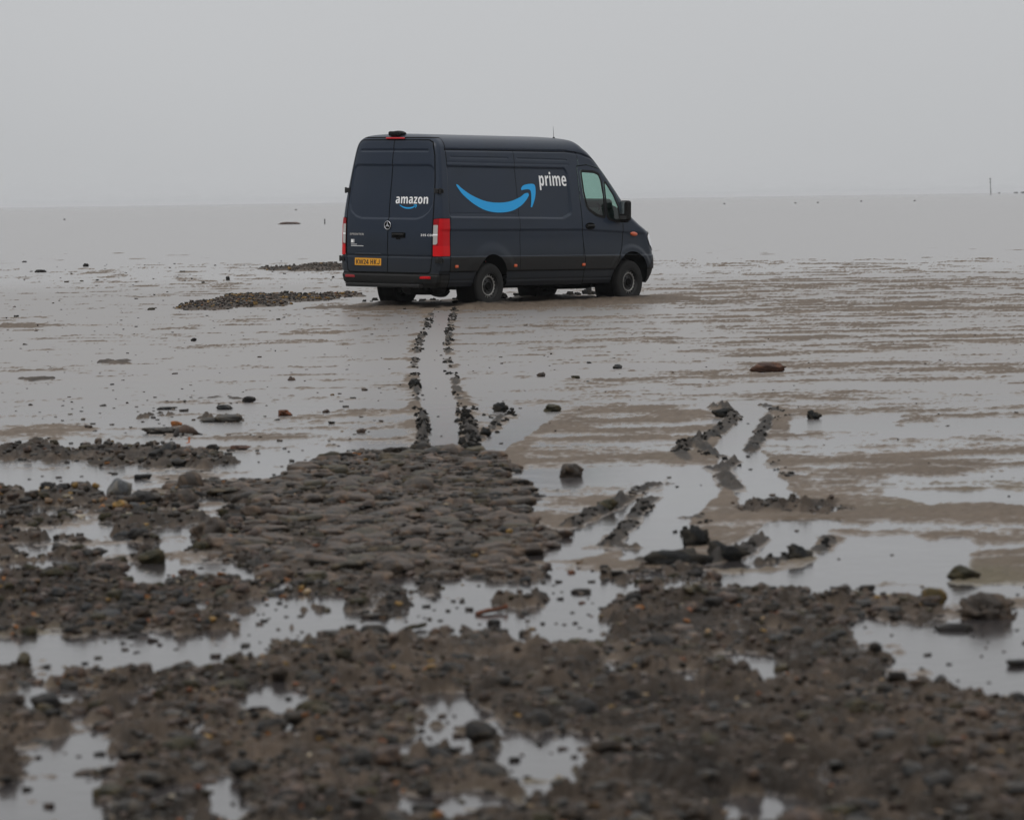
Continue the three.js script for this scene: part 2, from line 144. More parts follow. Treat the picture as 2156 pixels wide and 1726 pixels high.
{ // the mud sheet: rows lie closer together towards the near end, out to where all is under water
  const near = 8.6, farD = 230, rows = 900, cols = 940, pos = new Float32Array((rows + 1) * (cols + 1) * 3), col = new Float32Array(pos.length), idx = [];
  for (let i = 0; i <= rows; i++) { const q = 1 / lerp(1 / near, 1 / farD, Math.pow(i / rows, 0.94)), inner = q * 0.15 + 0.35, outer = q * 0.3 + 5;
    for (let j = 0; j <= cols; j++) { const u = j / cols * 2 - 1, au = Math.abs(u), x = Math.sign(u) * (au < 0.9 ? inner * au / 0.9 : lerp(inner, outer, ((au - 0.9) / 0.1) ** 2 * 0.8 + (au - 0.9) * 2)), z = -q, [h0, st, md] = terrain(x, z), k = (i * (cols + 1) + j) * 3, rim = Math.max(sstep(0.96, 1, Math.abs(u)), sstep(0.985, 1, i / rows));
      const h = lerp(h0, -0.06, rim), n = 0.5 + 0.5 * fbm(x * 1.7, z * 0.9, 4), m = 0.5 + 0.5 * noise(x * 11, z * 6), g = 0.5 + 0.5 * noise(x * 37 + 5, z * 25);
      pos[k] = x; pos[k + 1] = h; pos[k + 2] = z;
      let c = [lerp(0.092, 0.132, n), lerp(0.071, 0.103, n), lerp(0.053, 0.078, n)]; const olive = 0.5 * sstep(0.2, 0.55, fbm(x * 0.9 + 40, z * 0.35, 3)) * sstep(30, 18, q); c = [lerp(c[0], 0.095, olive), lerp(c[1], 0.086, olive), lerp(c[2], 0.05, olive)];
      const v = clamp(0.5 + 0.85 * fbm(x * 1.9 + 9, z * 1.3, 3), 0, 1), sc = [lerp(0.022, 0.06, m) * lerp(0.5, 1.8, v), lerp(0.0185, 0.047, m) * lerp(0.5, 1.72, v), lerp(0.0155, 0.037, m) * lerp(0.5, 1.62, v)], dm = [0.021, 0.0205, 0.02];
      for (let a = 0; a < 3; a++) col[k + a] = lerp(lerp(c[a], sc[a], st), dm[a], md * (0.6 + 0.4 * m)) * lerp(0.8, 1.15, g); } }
  for (let i = 0; i < rows; i++) for (let j = 0; j < cols; j++) { const a = i * (cols + 1) + j, b = a + 1, c = a + cols + 1, d = c + 1; idx.push(a, b, d, a, d, c); }
  const g = new THREE.BufferGeometry(), uv = new Float32Array(pos.length / 3 * 2), uv1 = new Float32Array(uv.length); for (let i = 0; i < uv.length / 2; i++) { uv1[i * 2] = 0.5; uv1[i * 2 + 1] = clamp(pos[i * 3 + 1] / 0.03, 0.01, 0.99); uv[i * 2] = pos[i * 3] / 0.8; uv[i * 2 + 1] = pos[i * 3 + 2] / 0.8; }
  g.setAttribute('position', new THREE.BufferAttribute(pos, 3)); g.setAttribute('color', new THREE.BufferAttribute(col, 3)); g.setAttribute('uv', new THREE.BufferAttribute(uv, 2)); g.setAttribute('uv1', new THREE.BufferAttribute(uv1, 2)); g.setIndex(idx); g.computeVertexNormals();
  const bump = greyTex(512, (u, v) => 0.6 * tfbm(u, v, 10, 4, 5) + 0.4 * tnoise(u, v, 90, 8));
  const ramp = (f) => { const d = new Uint8Array(4 * 64 * 4); for (let j = 0; j < 64; j++) for (let i = 0; i < 4; i++) { const o = (j * 4 + i) * 4; d[o] = d[o + 1] = d[o + 2] = d[o + 3] = 255 * f(j / 63 * 0.03); } const t = new THREE.DataTexture(d, 4, 64); t.wrapS = t.wrapT = THREE.ClampToEdgeWrapping; t.magFilter = THREE.LinearFilter; t.channel = 1; t.needsUpdate = true; return t; };
  // the lower the mud lies over the water, the wetter and shinier it is
  const mat = new THREE.MeshPhysicalMaterial({ vertexColors: true, roughness: 1, roughnessMap: ramp((h) => lerp(0.34, 0.7, sstep(0, 0.008, h))), bumpMap: bump, bumpScale: 0.006, specularIntensity: 1, specularIntensityMap: ramp((h) => lerp(0.95, 0.2, sstep(0, 0.0075, h))), side: THREE.DoubleSide });
  tag(struct('mudflat', g, mat), 'wet brown tidal mud with ripples, ruts and stony banks');
}
{ // sheltered and smooth in the near pools, ruffled by the wind farther out
  const bump = greyTex(512, (u, v) => 0.7 * tfbm(u, v, 6, 4, 31) + 0.3 * tfbm(u, v, 40, 3, 37)), n = 12000;
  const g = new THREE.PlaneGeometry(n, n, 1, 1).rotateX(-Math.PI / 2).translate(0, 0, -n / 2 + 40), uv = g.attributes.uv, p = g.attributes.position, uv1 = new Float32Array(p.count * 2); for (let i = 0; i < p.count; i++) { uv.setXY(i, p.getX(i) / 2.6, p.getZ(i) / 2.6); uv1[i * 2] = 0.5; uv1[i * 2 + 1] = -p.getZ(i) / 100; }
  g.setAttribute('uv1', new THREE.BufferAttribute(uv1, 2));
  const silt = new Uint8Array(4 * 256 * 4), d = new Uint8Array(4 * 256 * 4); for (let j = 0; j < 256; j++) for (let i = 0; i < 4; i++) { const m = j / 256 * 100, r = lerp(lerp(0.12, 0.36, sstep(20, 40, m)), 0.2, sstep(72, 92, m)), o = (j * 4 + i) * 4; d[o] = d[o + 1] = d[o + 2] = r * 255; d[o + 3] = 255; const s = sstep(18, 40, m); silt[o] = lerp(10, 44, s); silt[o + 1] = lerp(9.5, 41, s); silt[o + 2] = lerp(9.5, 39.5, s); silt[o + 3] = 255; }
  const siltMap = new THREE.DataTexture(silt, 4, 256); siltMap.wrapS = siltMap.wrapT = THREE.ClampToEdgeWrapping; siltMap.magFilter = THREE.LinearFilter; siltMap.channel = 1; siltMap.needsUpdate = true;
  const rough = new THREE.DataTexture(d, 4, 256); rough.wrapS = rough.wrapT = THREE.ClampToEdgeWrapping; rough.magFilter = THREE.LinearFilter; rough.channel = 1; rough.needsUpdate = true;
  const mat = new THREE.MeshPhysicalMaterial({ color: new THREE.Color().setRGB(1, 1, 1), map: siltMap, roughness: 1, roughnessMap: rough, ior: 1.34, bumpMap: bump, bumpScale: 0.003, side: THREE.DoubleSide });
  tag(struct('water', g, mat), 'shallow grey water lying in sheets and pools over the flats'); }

// ------------------------------------------------------------------ stones
function blob(seed, detail, { flat = 0.6, long = 1, rough = 0.25, square = 0, fine = 0.05, facets = 5 } = {}) { // a stone: unit half-length in x, flattened, its own lumps and facets
  const g0 = new THREE.IcosahedronGeometry(1, detail); g0.deleteAttribute('uv'); g0.deleteAttribute('normal'); const g = mergeVertices(g0, 1e-4), p = g.attributes.position, r = rng(seed), ox = r() * 50, oy = r() * 50;
  const cuts = Array.from({ length: facets }, () => { const a = r() * 6.28, b = r() * 2 - 0.7, c = Math.sqrt(Math.max(0, 1 - b * b)); return [Math.cos(a) * c, b, Math.sin(a) * c, 0.72 + 0.25 * r()]; });
  for (let i = 0; i < p.count; i++) { let x = p.getX(i), y = p.getY(i), z = p.getZ(i); const n = 1 + rough * (noise3(x * 1.3 + ox, y * 1.3 + oy, z * 1.3) + 0.45 * noise3(x * 3.1 + oy, y * 3.1, z * 3.1 + ox)) + fine * (noise3(x * 7 + ox, y * 7, z * 7 + oy) + 0.6 * noise3(x * 15, y * 15 + ox, z * 15)); x *= n; y *= n; z *= n;
    for (const c of cuts) { const d = x * c[0] + y * c[1] + z * c[2] - c[3]; if (d > 0) { const k = 0.85; x -= c[0] * d * k; y -= c[1] * d * k; z -= c[2] * d * k; } }
    if (square) { const m = Math.max(Math.abs(x), Math.abs(y), Math.abs(z)), l = Math.hypot(x, y, z), s = lerp(1, l / m * 0.8, square); x *= s; y *= s; z *= s; }
    p.setXYZ(i, x, y * flat, z / long); }
  g.computeVertexNormals(); const nn = g.attributes.normal, uv = new Float32Array(p.count * 2); for (let i = 0; i < p.count; i++) { uv[i * 2] = 0.5 + 0.5 * p.getX(i) + 0.3 * p.getY(i); uv[i * 2 + 1] = 0.5 + 0.5 * p.getZ(i) + 0.4 * p.getY(i); } g.setAttribute('uv', new THREE.BufferAttribute(uv, 2)); return g; }
const stoneTint = (() => { const n = 256, d = new Uint8Array(n * n * 4); for (let j = 0; j < n; j++) for (let i = 0; i < n; i++) { const u = i / n, v = j / n, a = tfbm(u, v, 5, 5, 41), b = tfbm(u, v, 24, 3, 47), c = sstep(0.35, 0.7, a), o = (j * n + i) * 4, k = 0.62 + 0.5 * b; d[o] = clamp(255 * k * lerp(0.8, 1, c), 0, 255); d[o + 1] = clamp(255 * k * lerp(0.82, 0.96, c), 0, 255); d[o + 2] = clamp(255 * k * lerp(0.84, 0.9, c), 0, 255); d[o + 3] = 255; }
  const t = new THREE.DataTexture(d, n, n); t.colorSpace = THREE.SRGBColorSpace; t.wrapS = t.wrapT = THREE.RepeatWrapping; t.magFilter = THREE.LinearFilter; t.needsUpdate = true; return t; })();
const stoneBump = greyTex(256, (u, v) => 0.6 * tfbm(u, v, 9, 4, 53) + 0.4 * tnoise(u, v, 50, 57));
const stoneMat = (r, g, b, rough = 0.6, spec = 0.38) => std(r, g, b, rough, { map: stoneTint, bumpMap: stoneBump, bumpScale: 0.006, specularIntensity: spec });
const SM = { grey: stoneMat(0.059, 0.053, 0.048), brown: stoneMat(0.086, 0.066, 0.052), pink: stoneMat(0.15, 0.108, 0.088), dark: stoneMat(0.028, 0.025, 0.023), olive: stoneMat(0.061, 0.052, 0.026), hump: stoneMat(0.105, 0.094, 0.083), slate2: stoneMat(0.17, 0.17, 0.168), slate: stoneMat(0.070, 0.070, 0.070), mud: stoneMat(0.046, 0.045, 0.043, 0.85, 0.2), rust: stoneMat(0.2, 0.07, 0.03), orange: stoneMat(0.42, 0.16, 0.05), ochre: stoneMat(0.36, 0.22, 0.07), cream: stoneMat(0.5, 0.43, 0.33), red: stoneMat(0.13, 0.07, 0.05), weed: stoneMat(0.05, 0.04, 0.016), white: stoneMat(0.75, 0.75, 0.74) };
const cobble = [0, 1, 2, 3, 4, 5].map((k) => blob(100 + k, 3, { flat: 0.5, long: 1.1, rough: 0.3, square: 0.1, fine: 0.08 })), rubbleG = [0, 1, 2, 3, 4, 5].map((k) => blob(200 + k, 3, { flat: 0.62, long: 1.1, rough: 0.45, fine: 0.14 })), pebbleG = [0, 1, 2, 3].map((k) => blob(300 + k, 2, { flat: 0.6, long: 1.25, rough: 0.4, fine: 0.1 }));
const groundAt = (x, z) => terrain(x, z)[0];
// a bed of stones: the 300 that show largest are parts of it, the small rest is one mass
function bed(name, label, list, geos, mats, small) {
  const b = struct(name); tag(b, label);
  list.sort((p, q) => q.s / -q.z - p.s / -p.z);
  list.slice(0, 300).forEach((s) => { const m = add('stone', geos[s.v % geos.length], mats[s.c % mats.length], b); m.position.set(s.x, s.y, s.z); m.rotation.set(s.t, s.a, s.t2); m.scale.set(s.s, s.s * s.f, s.s); });
  const rest = list.slice(300); if (!rest.length) return b;
  const per = small.geos.map(() => []); rest.forEach((s, k) => per[k % small.geos.length].push(s));
  const hold = new THREE.Group(); hold.name = 'small_stones'; hold.userData.kind = 'stuff'; b.add(hold);
  per.forEach((l, k) => { const im = new THREE.InstancedMesh(small.geos[k], small.mat, l.length), M = new THREE.Matrix4(), E = new THREE.Euler(), Q = new THREE.Quaternion(), c = new THREE.Color(); im.name = 'small_stone_mass'; im.userData.kind = 'stuff';
    l.forEach((s, i) => { M.compose(new THREE.Vector3(s.x, s.y, s.z), Q.setFromEuler(E.set(s.t, s.a, s.t2)), new THREE.Vector3(s.s, s.s * s.f, s.s)); im.setMatrixAt(i, M); im.setColorAt(i, c.setRGB(...s.col)); }); hold.add(im); });
  return b; }
const whiteStone = std(1, 1, 1, 0.6, { map: stoneTint, specularIntensity: 0.38 });
const shades = [[0.073, 0.064, 0.055], [0.118, 0.088, 0.068], [0.042, 0.039, 0.035], [0.159, 0.118, 0.094], [0.083, 0.068, 0.039], [0.097, 0.091, 0.084], [0.042, 0.033, 0.025], [0.065, 0.054, 0.045], [0.130, 0.094, 0.077]];
const gay = [[0.42, 0.17, 0.05], [0.36, 0.22, 0.07], [0.5, 0.43, 0.33], [0.3, 0.12, 0.06], [0.22, 0.14, 0.08], [0.45, 0.33, 0.2], [0.2, 0.17, 0.15]];
function scatter(seed, sheet, stepX, stepZ, size, opt = {}) { // jittered rows over a bank, only where it stands clear of the water
  const r = rng(seed), w = ground(sheet), xs = w.map((p) => p[0]), zs = w.map((p) => p[1]), out = [], reach = 0.15 * -Math.min(...zs) + 0.3, x0 = Math.max(Math.min(...xs), -reach), x1 = Math.min(Math.max(...xs), reach);
  for (let z = Math.min(...zs); z < Math.max(...zs); z += stepZ) { const off = r(); if (z > -9.2) continue; for (let x = x0; x < x1; x += stepX) {
    const px = x + (r() - 0.5 + off) * stepX, pz = z + (r() - 0.5) * stepZ, s = size(r), k = [r(), r(), r(), r(), r(), r(), r()]; if (Math.abs(px) > -pz * 0.15 + 0.2) continue; if (!opt.loose && polySDF(w, px, pz) > 0.05) continue;
    const t = terrain(px, pz); if (!opt.loose && (t[1] < (opt.min ?? 0.4) || t[0] < -0.005)) continue; if (opt.keep && !opt.keep(px, pz, t, k[6])) continue;
    const gayHere = (opt.gay ?? 0) * (k[0] < 1 ? 1 : 0); const bright = k[3] < gayHere && s < (opt.gayMax ?? 0.03);
    out.push({ x: px, z: pz, y: t[0] + s * (opt.lift ?? 0.12), s, f: opt.f ? opt.f(k[4]) : 0.8 + 0.5 * k[4], a: opt.along ? (k[1] - 0.5) * 0.7 : k[1] * 6.28, t: (k[2] - 0.5) * 0.3, t2: (k[5] - 0.5) * 0.3, v: Math.floor(k[0] * 97), c: Math.floor(k[4] * 89), col: (bright ? gay[Math.floor(k[5] * gay.length)] : shades[Math.floor(k[5] * shades.length)]).map((q) => q * (0.6 + 0.45 * k[2])) }); } }
  return out; }
const cobA = stoneMat(0.12, 0.09, 0.071), cobB = stoneMat(0.10, 0.079, 0.063), cobC = stoneMat(0.14, 0.104, 0.082), cobD = stoneMat(0.09, 0.075, 0.052);
const smallMass = { geos: pebbleG, mat: whiteStone };
bed('cobble_causeway', 'low brown causeway of muddy cobbles across the middle of the flats', [...scatter(11, CAUSEWAY, 0.115, 0.15, (r) => 0.038 + 0.065 * r(), { along: true, lift: -0.08, f: (k) => 0.5 + 0.5 * k, min: 0.3, keep: (x, z, t, k) => k < 0.93 }), ...scatter(12, CAUSEWAY, 0.07, 0.1, (r) => 0.012 + 0.02 * r() * r(), { gay: 0.05, lift: 0.3 })], cobble, [cobA, cobB, cobC, cobA, cobC, cobB, cobD], smallMass);
const big = (r) => { const q = r(); return q > 0.93 ? 0.032 + 0.022 * r() : q > 0.66 ? 0.022 + 0.016 * r() : 0.011 + 0.011 * r(); };
bed('rubble_bank', 'dark bank of rubble and flint pebbles in front', [...scatter(21, FORE, 0.055, 0.07, big, { gay: 0.09, gayMax: 0.026, lift: -0.02, keep: (x, z, t, k) => k < 0.2 + 1.1 * sstep(-0.3, 0.35, fbm(x * 1.3, z * 0.9, 2)) }), ...scatter(22, FORE, 0.027, 0.036, (r) => 0.006 + 0.012 * r() * r(), { gay: 0.12, lift: 0.1, keep: (x, z, t, k) => k < (0.3 + 0.7 * sstep(0.2, -1.2, x)) * sstep(-0.35, 0.3, fbm(x * 1.6 + 3, z * 1.1, 2)) })], rubbleG, [SM.grey, SM.brown, SM.dark, SM.brown, SM.hump, SM.pink, SM.olive, SM.grey, SM.brown], smallMass);
bed('shingle_bank', 'shingle of brown, orange and cream pebbles at the left edge', [...scatter(31, SHINGLE, 0.058, 0.08, big, { gay: 0.16, gayMax: 0.032, lift: 0.1 }), ...scatter(32, SHINGLE, 0.04, 0.06, (r) => 0.008 + 0.014 * r() * r(), { gay: 0.2, lift: 0.3 }), ...scatter(33, PEBBLES, 0.06, 0.11, (r) => 0.014 + 0.035 * r() * r(), { gay: 0.25, lift: 0.25 }), ...scatter(34, WEED, 0.07, 0.16, (r) => 0.014 + 0.04 * r() * r(), { gay: 0.06, lift: 0.15 }),
  ...scatter(35, [[-100, 1075], [480, 1075], [480, 1225], [-100, 1225]], 0.07, 0.1, (r) => 0.014 + 0.045 * r() * r(), { gay: 0.14, gayMax: 0.04, lift: 0.1 }), ...scatter(36, [[720, 1195], [1620, 1195], [1620, 1300], [720, 1300]], 0.05, 0.09, (r) => 0.01 + 0.03 * r() * r(), { lift: 0.1, gay: 0.03 }), ...scatter(37, [[1530, 1050], [1800, 1050], [1800, 1092], [1530, 1092]], 0.045, 0.12, (r) => 0.008 + 0.022 * r() * r(), { lift: 0.1, min: 0.2 })], rubbleG, [SM.grey, SM.brown, SM.dark, SM.pink, SM.slate, SM.olive], smallMass);
{ const far = [...scatter(41, [[380, 598], [760, 610], [740, 640], [600, 652], [90, 664], [90, 648], [330, 640]], 0.075, 0.3, (r) => 0.018 + 0.03 * r() * r(), { min: 0.1, gay: 0.16, gayMax: 0.06, lift: 0.3 }), ...scatter(42, [[545, 572], [560, 556], [720, 553], [735, 575]], 0.10, 0.5, (r) => 0.018 + 0.035 * r() * r(), { min: 0.15, lift: 0.2 })];
  bed('shingle_patch', 'far patch of brown shingle left of the van', far, pebbleG, [SM.brown, SM.grey, SM.pink, SM.dark, SM.ochre], smallMass); }
// bits scattered over the wet flats, too many and too small to count
{ const l = [...scatter(51, [[-100, 660], [1100, 660], [1100, 1050], [-100, 1050]], 0.5, 1.1, (r) => 0.008 + 0.03 * r() * r() * r(), { loose: true, lift: 0.2, keep: (x, z, t, k) => k < 0.45 }), ...scatter(52, [[0, 560], [900, 560], [900, 680], [0, 680]], 1.0, 3, (r) => 0.02 + 0.06 * r() * r() * r(), { loose: true, lift: 0.2, keep: (x, z, t, k) => k < 0.5 }), ...scatter(56, FORE, 0.06, 0.08, (r) => 0.006 + 0.02 * r() * r(), { loose: true, lift: 0.15, gay: 0.08, keep: (x, z, t, k) => t[1] < 0.35 && k < 0.1 + 0.5 * sstep(0.1, 0.5, fbm(x * 3 + 20, z * 2, 2)) }), ...scatter(53, [[300, 1200], [1500, 1200], [1500, 1345], [300, 1345]], 0.11, 0.16, (r) => 0.006 + 0.02 * r() * r(), { loose: true, lift: 0.1, gay: 0.1, keep: (x, z, t, k) => k < 0.3 }),
  ...scatter(54, [[-50, 820], [640, 820], [640, 1060], [-50, 1060]], 0.16, 0.5, (r) => 0.010 + 0.045 * r() * r() * r(), { loose: true, lift: 0.12, gay: 0.06, keep: (x, z, t, k) => k < 0.5 * sstep(-0.1, 0.35, fbm(x * 1.2, z * 0.5, 2)) + 0.12 }), ...scatter(55, [[1100, 700], [2156, 700], [2156, 1250], [1100, 1250]], 0.5, 1.0, (r) => 0.005 + 0.014 * r() * r(), { loose: true, lift: 0.2, keep: (x, z, t, k) => k < 0.5 })];
  const im = new THREE.InstancedMesh(pebbleG[1], whiteStone, l.length), M = new THREE.Matrix4(), Q = new THREE.Quaternion(), E = new THREE.Euler(), c = new THREE.Color(); l.forEach((s, i) => { M.compose(new THREE.Vector3(s.x, Math.max(s.y, s.s * 0.1), s.z), Q.setFromEuler(E.set(s.t, s.a, s.t2)), new THREE.Vector3(s.s, s.s * s.f, s.s)); im.setMatrixAt(i, M); im.setColorAt(i, c.setRGB(...s.col.map((q) => q * 0.8))); });
  im.name = 'scattered_pebbles'; im.userData.kind = 'stuff'; im.userData.label = 'small dark pebbles scattered over the wet flats'; scene.add(im); }
// clods of dark mud thrown up beside the ruts
{ const geos = [0, 1, 2].map((k) => blob(400 + k, 2, { flat: 0.8, rough: 0.6, fine: 0.22, facets: 1 })), r = rng(77), l = [];
  const along = (pts, step, spread, s0, s1, dens = 1, h = 0.3) => { const q = ground(pts); for (let i = 1; i < q.length; i++) { const n = Math.max(1, Math.round(Math.hypot(q[i][0] - q[i - 1][0], q[i][1] - q[i - 1][1]) / step * 0.9)); for (let k = 0; k < n; k++) { const u = (k + r()) / n, x = lerp(q[i - 1][0], q[i][0], u) + (r() - 0.5) * spread, z = lerp(q[i - 1][1], q[i][1], u) + (r() - 0.5) * spread * 1.5, s = lerp(s0, s1, r() * r() * r()) * 0.5, d = r(); if (d > dens * clamp(0.45 + 1.5 * noise(u * 3 + i * 7, z * 1.6), 0, 1)) continue; const v = [0.8 + 0.6 * r(), r() * 6.28, r()]; l.push([x, Math.max(groundAt(x, z), 0) + s * h, z, s, ...v]); } } };
  along([[890, 952], [888, 925], [890, 890], [880, 850], [874, 815], [873, 765], [885, 715], [898, 690], [908, 660]], 0.045, 0.10, 0.018, 0.06, 0.75); along([[985, 948], [992, 925], [982, 895], [972, 860], [958, 805], [941, 765], [944, 715], [950, 675], [958, 650]], 0.045, 0.11, 0.018, 0.06, 0.75);
  along([[892, 952], [890, 890]], 0.03, 0.09, 0.02, 0.06); along([[985, 948], [995, 925], [980, 880]], 0.025, 0.13, 0.025, 0.075); along([[1000, 935], [1035, 905], [1075, 872], [1060, 855]], 0.05, 0.12, 0.02, 0.06, 0.6); along([[985, 855], [1000, 870], [1040, 880]], 0.05, 0.12, 0.02, 0.05, 0.6);
  along([[1530, 862], [1545, 880], [1505, 915], [1470, 930], [1440, 945], [1490, 960], [1540, 975], [1520, 995], [1530, 1020]], 0.04, 0.14, 0.018, 0.06, 0.9, 0.1); along([[1445, 935], [1430, 955], [1445, 968]], 0.03, 0.1, 0.02, 0.05); along([[1620, 860], [1660, 875], [1618, 890], [1600, 920], [1585, 945]], 0.05, 0.08, 0.015, 0.045, 0.7, 0.1); along([[1630, 965], [1640, 985], [1660, 1005]], 0.05, 0.08, 0.015, 0.04, 0.6, 0.1);
  along([[1360, 1020], [1330, 1045], [1280, 1075], [1230, 1095], [1210, 1110]], 0.035, 0.09, 0.018, 0.055, 0.95, 0.1); along([[1375, 1050], [1350, 1075], [1325, 1105], [1300, 1130], [1280, 1148], [1320, 1152]], 0.035, 0.09, 0.018, 0.05, 0.95, 0.1);
  along([[1355, 1178], [1400, 1172], [1470, 1185], [1520, 1172], [1560, 1165], [1605, 1135]], 0.03, 0.08, 0.022, 0.055, 1, 0.15); along([[1455, 1088], [1480, 1095], [1440, 1120], [1475, 1140]], 0.045, 0.1, 0.02, 0.05, 0.8, 0.15); along([[1600, 1185], [1650, 1178], [1700, 1165], [1745, 1140], [1740, 1155]], 0.035, 0.06, 0.015, 0.04, 0.85, 0.15);
  along([[765, 632], [800, 634], [980, 634], [1010, 640], [1060, 630], [1100, 624]], 0.05, 0.5, 0.05, 0.2, 0.9, 0.2); along([[985, 640], [1020, 646]], 0.012, 0.5, 0.05, 0.2, 1, 0.2); along([[1100, 624], [1290, 618]], 0.07, 0.4, 0.05, 0.2, 0.9, 0.3); along([[1200, 622], [1260, 619]], 0.04, 0.4, 0.07, 0.24, 0.9, 0.4);
  const per = geos.map(() => []); l.forEach((s, i) => per[i % 3].push(s)); const hold = new THREE.Group(); hold.name = 'mud_clods'; hold.userData.kind = 'stuff'; hold.userData.label = 'dark wet clods of mud thrown up along the wheel ruts'; scene.add(hold);
  per.forEach((q, k) => { const im = new THREE.InstancedMesh(geos[k], SM.mud, q.length), M = new THREE.Matrix4(), Q = new THREE.Quaternion(), E = new THREE.Euler(); im.name = 'clod_mass'; im.userData.kind = 'stuff'; q.forEach((s, i) => { M.compose(new THREE.Vector3(s[0], s[1], s[2]), Q.setFromEuler(E.set(0, s[5], 0)), new THREE.Vector3(s[3], s[3] * s[4], s[3])); im.setMatrixAt(i, M); }); hold.add(im); }); }

// ------------------------------------------------------------------ the delivery van (x forward, y up, z to its right; origin under the rear axle)
function pchip(xs, ys) {
  const n = xs.length, d = [], m = new Array(n);
  for (let i = 0; i < n - 1; i++) d[i] = (ys[i + 1] - ys[i]) / (xs[i + 1] - xs[i]);
  m[0] = d[0]; m[n - 1] = d[n - 2];
  for (let i = 1; i < n - 1; i++) m[i] = d[i - 1] * d[i] <= 0 ? 0 : 2 * d[i - 1] * d[i] / (d[i - 1] + d[i]);
  return (x) => { let i = 0; while (i < n - 2 && x > xs[i + 1]) i++; const h = xs[i + 1] - xs[i], t = clamp((x - xs[i]) / h, 0, 1), t2 = t * t, t3 = t2 * t;
    return (2 * t3 - 3 * t2 + 1) * ys[i] + (t3 - 2 * t2 + t) * h * m[i] + (-2 * t3 + 3 * t2) * ys[i + 1] + (t3 - t2) * h * m[i + 1]; };
}
const LV = [ // height, half width, rear end, front end, depth of the rounded front
  [0.335, 0.93, -1.24, 4.52, 0.42], [0.42, 0.965, -1.285, 4.62, 0.5], [0.57, 0.985, -1.3, 4.68, 0.5], [0.79, 1.0, -1.3, 4.65, 0.5], [1.0, 1.0, -1.3, 4.58, 0.5], [1.12, 1.0, -1.298, 4.535, 0.5],
  [1.17, 0.999, -1.296, 4.49, 0.5], [1.28, 0.993, -1.293, 4.29, 0.5], [1.4, 0.985, -1.287, 4.09, 0.5], [1.5, 0.975, -1.28, 3.98, 0.48], [1.67, 0.955, -1.265, 3.82, 0.46], [2.0, 0.91, -1.225, 3.5, 0.45],
  [2.25, 0.868, -1.197, 3.25, 0.45], [2.44, 0.832, -1.172, 3.02, 0.45], [2.5, 0.815, -1.163, 2.92, 0.45], [2.57, 0.772, -1.15, 2.82, 0.43], [2.625, 0.7, -1.12, 2.7, 0.4], [2.655, 0.6, -1.07, 2.5, 0.35],
  [2.672, 0.45, -1.0, 2.3, 0.3], [2.682, 0.25, -0.93, 2.1, 0.2], [2.686, 0.02, -0.8, 1.7, 0.02]];
const LS = [0]; for (let i = 1; i < LV.length; i++) LS[i] = LS[i - 1] + Math.hypot(LV[i][0] - LV[i - 1][0], LV[i][1] - LV[i - 1][1]);
const lev = [0, 1, 2, 3, 4].map((k) => pchip(LS, LV.map((r) => r[k])));
const halfW = pchip(LV.slice(0, 15).map((r) => r[0]), LV.slice(0, 15).map((r) => r[1])), rearX = pchip(LV.slice(0, 15).map((r) => r[0]), LV.slice(0, 15).map((r) => r[2]));
const REAR_N = 3.4, REAR_D = 0.15;
const round = (p, r) => (x, y) => polySDF(p, x, y) - r;
const stampSide = round([[-0.9, 2.14], [-0.94, 1.46], [1.86, 1.44], [2.04, 1.5], [2.03, 2.08], [2.0, 2.13]], 0.05);
const stampRear = round([[-0.70, 2.10], [-0.74, 1.72], [-0.735, 1.62], [-0.70, 1.55], [-0.63, 1.5], [-0.54, 1.475], [0.54, 1.475], [0.63, 1.5], [0.70, 1.55], [0.735, 1.62], [0.74, 1.72], [0.70, 2.10]], 0.1);
const plateWell = round([[-0.62, 0.8], [-0.15, 0.8], [-0.11, 0.75], [-0.11, 0.6], [-0.68, 0.6], [-0.68, 0.75]], 0.035);
const gutter = [[-0.95, 2.437], [2.1, 2.45], [2.5, 2.41], [2.8, 2.34], [3.1, 2.16]];
const groove = (d, w, depth) => -depth * (1 - sstep(0, w, d));
function sideDisp(x, y) {
  let d = -0.02 * (1 - sstep(-0.012, 0.012, stampSide(x, y)));
  d += groove(lineDist(gutter, x, y), 0.026, 0.02);
  if (x < 2.15) { d += groove(lineDist([[-0.83, 2.327], [0.59, 2.327]], x, y), 0.016, 0.008) + groove(lineDist([[0.83, 2.322], [2.1, 2.312]], x, y), 0.016, 0.008) + groove(lineDist([[-0.93, 2.25], [2.18, 2.237]], x, y), 0.015, 0.006); }
  d -= 0.011 * sstep(1.225, 1.185, y - (x > 2.4 ? (2.4 - x) * 0.04 : 0)) * sstep(0.79, 1.1, y) * sstep(4.2, 3.9, x);
  if (x < 0.7) d += groove(lineDist([[-0.97, 1.465], [0.66, 1.457]], x, y), 0.012, 0.005);
  const ra = Math.hypot((x - 0.04), (y - 0.36)), fa = Math.hypot(x - 3.68, (y - 0.36));
  d += 0.016 * (1 - sstep(0.52, 0.68, ra + 0.1 * sstep(0.5, 0, Math.abs(x - 0.04)) * 0)) * sstep(0.5, 0.75, y) + 0.022 * (1 - sstep(0.54, 0.62, fa)) * sstep(0.45, 0.8, y);
  d += 0.012 * sstep(0.8, 0.785, y) * sstep(0.56, 0.575, y) - 0.004 * sstep(0.575, 0.56, y);
  d += groove(Math.abs(y - 0.43), 0.02, 0.006);
  return d;
}
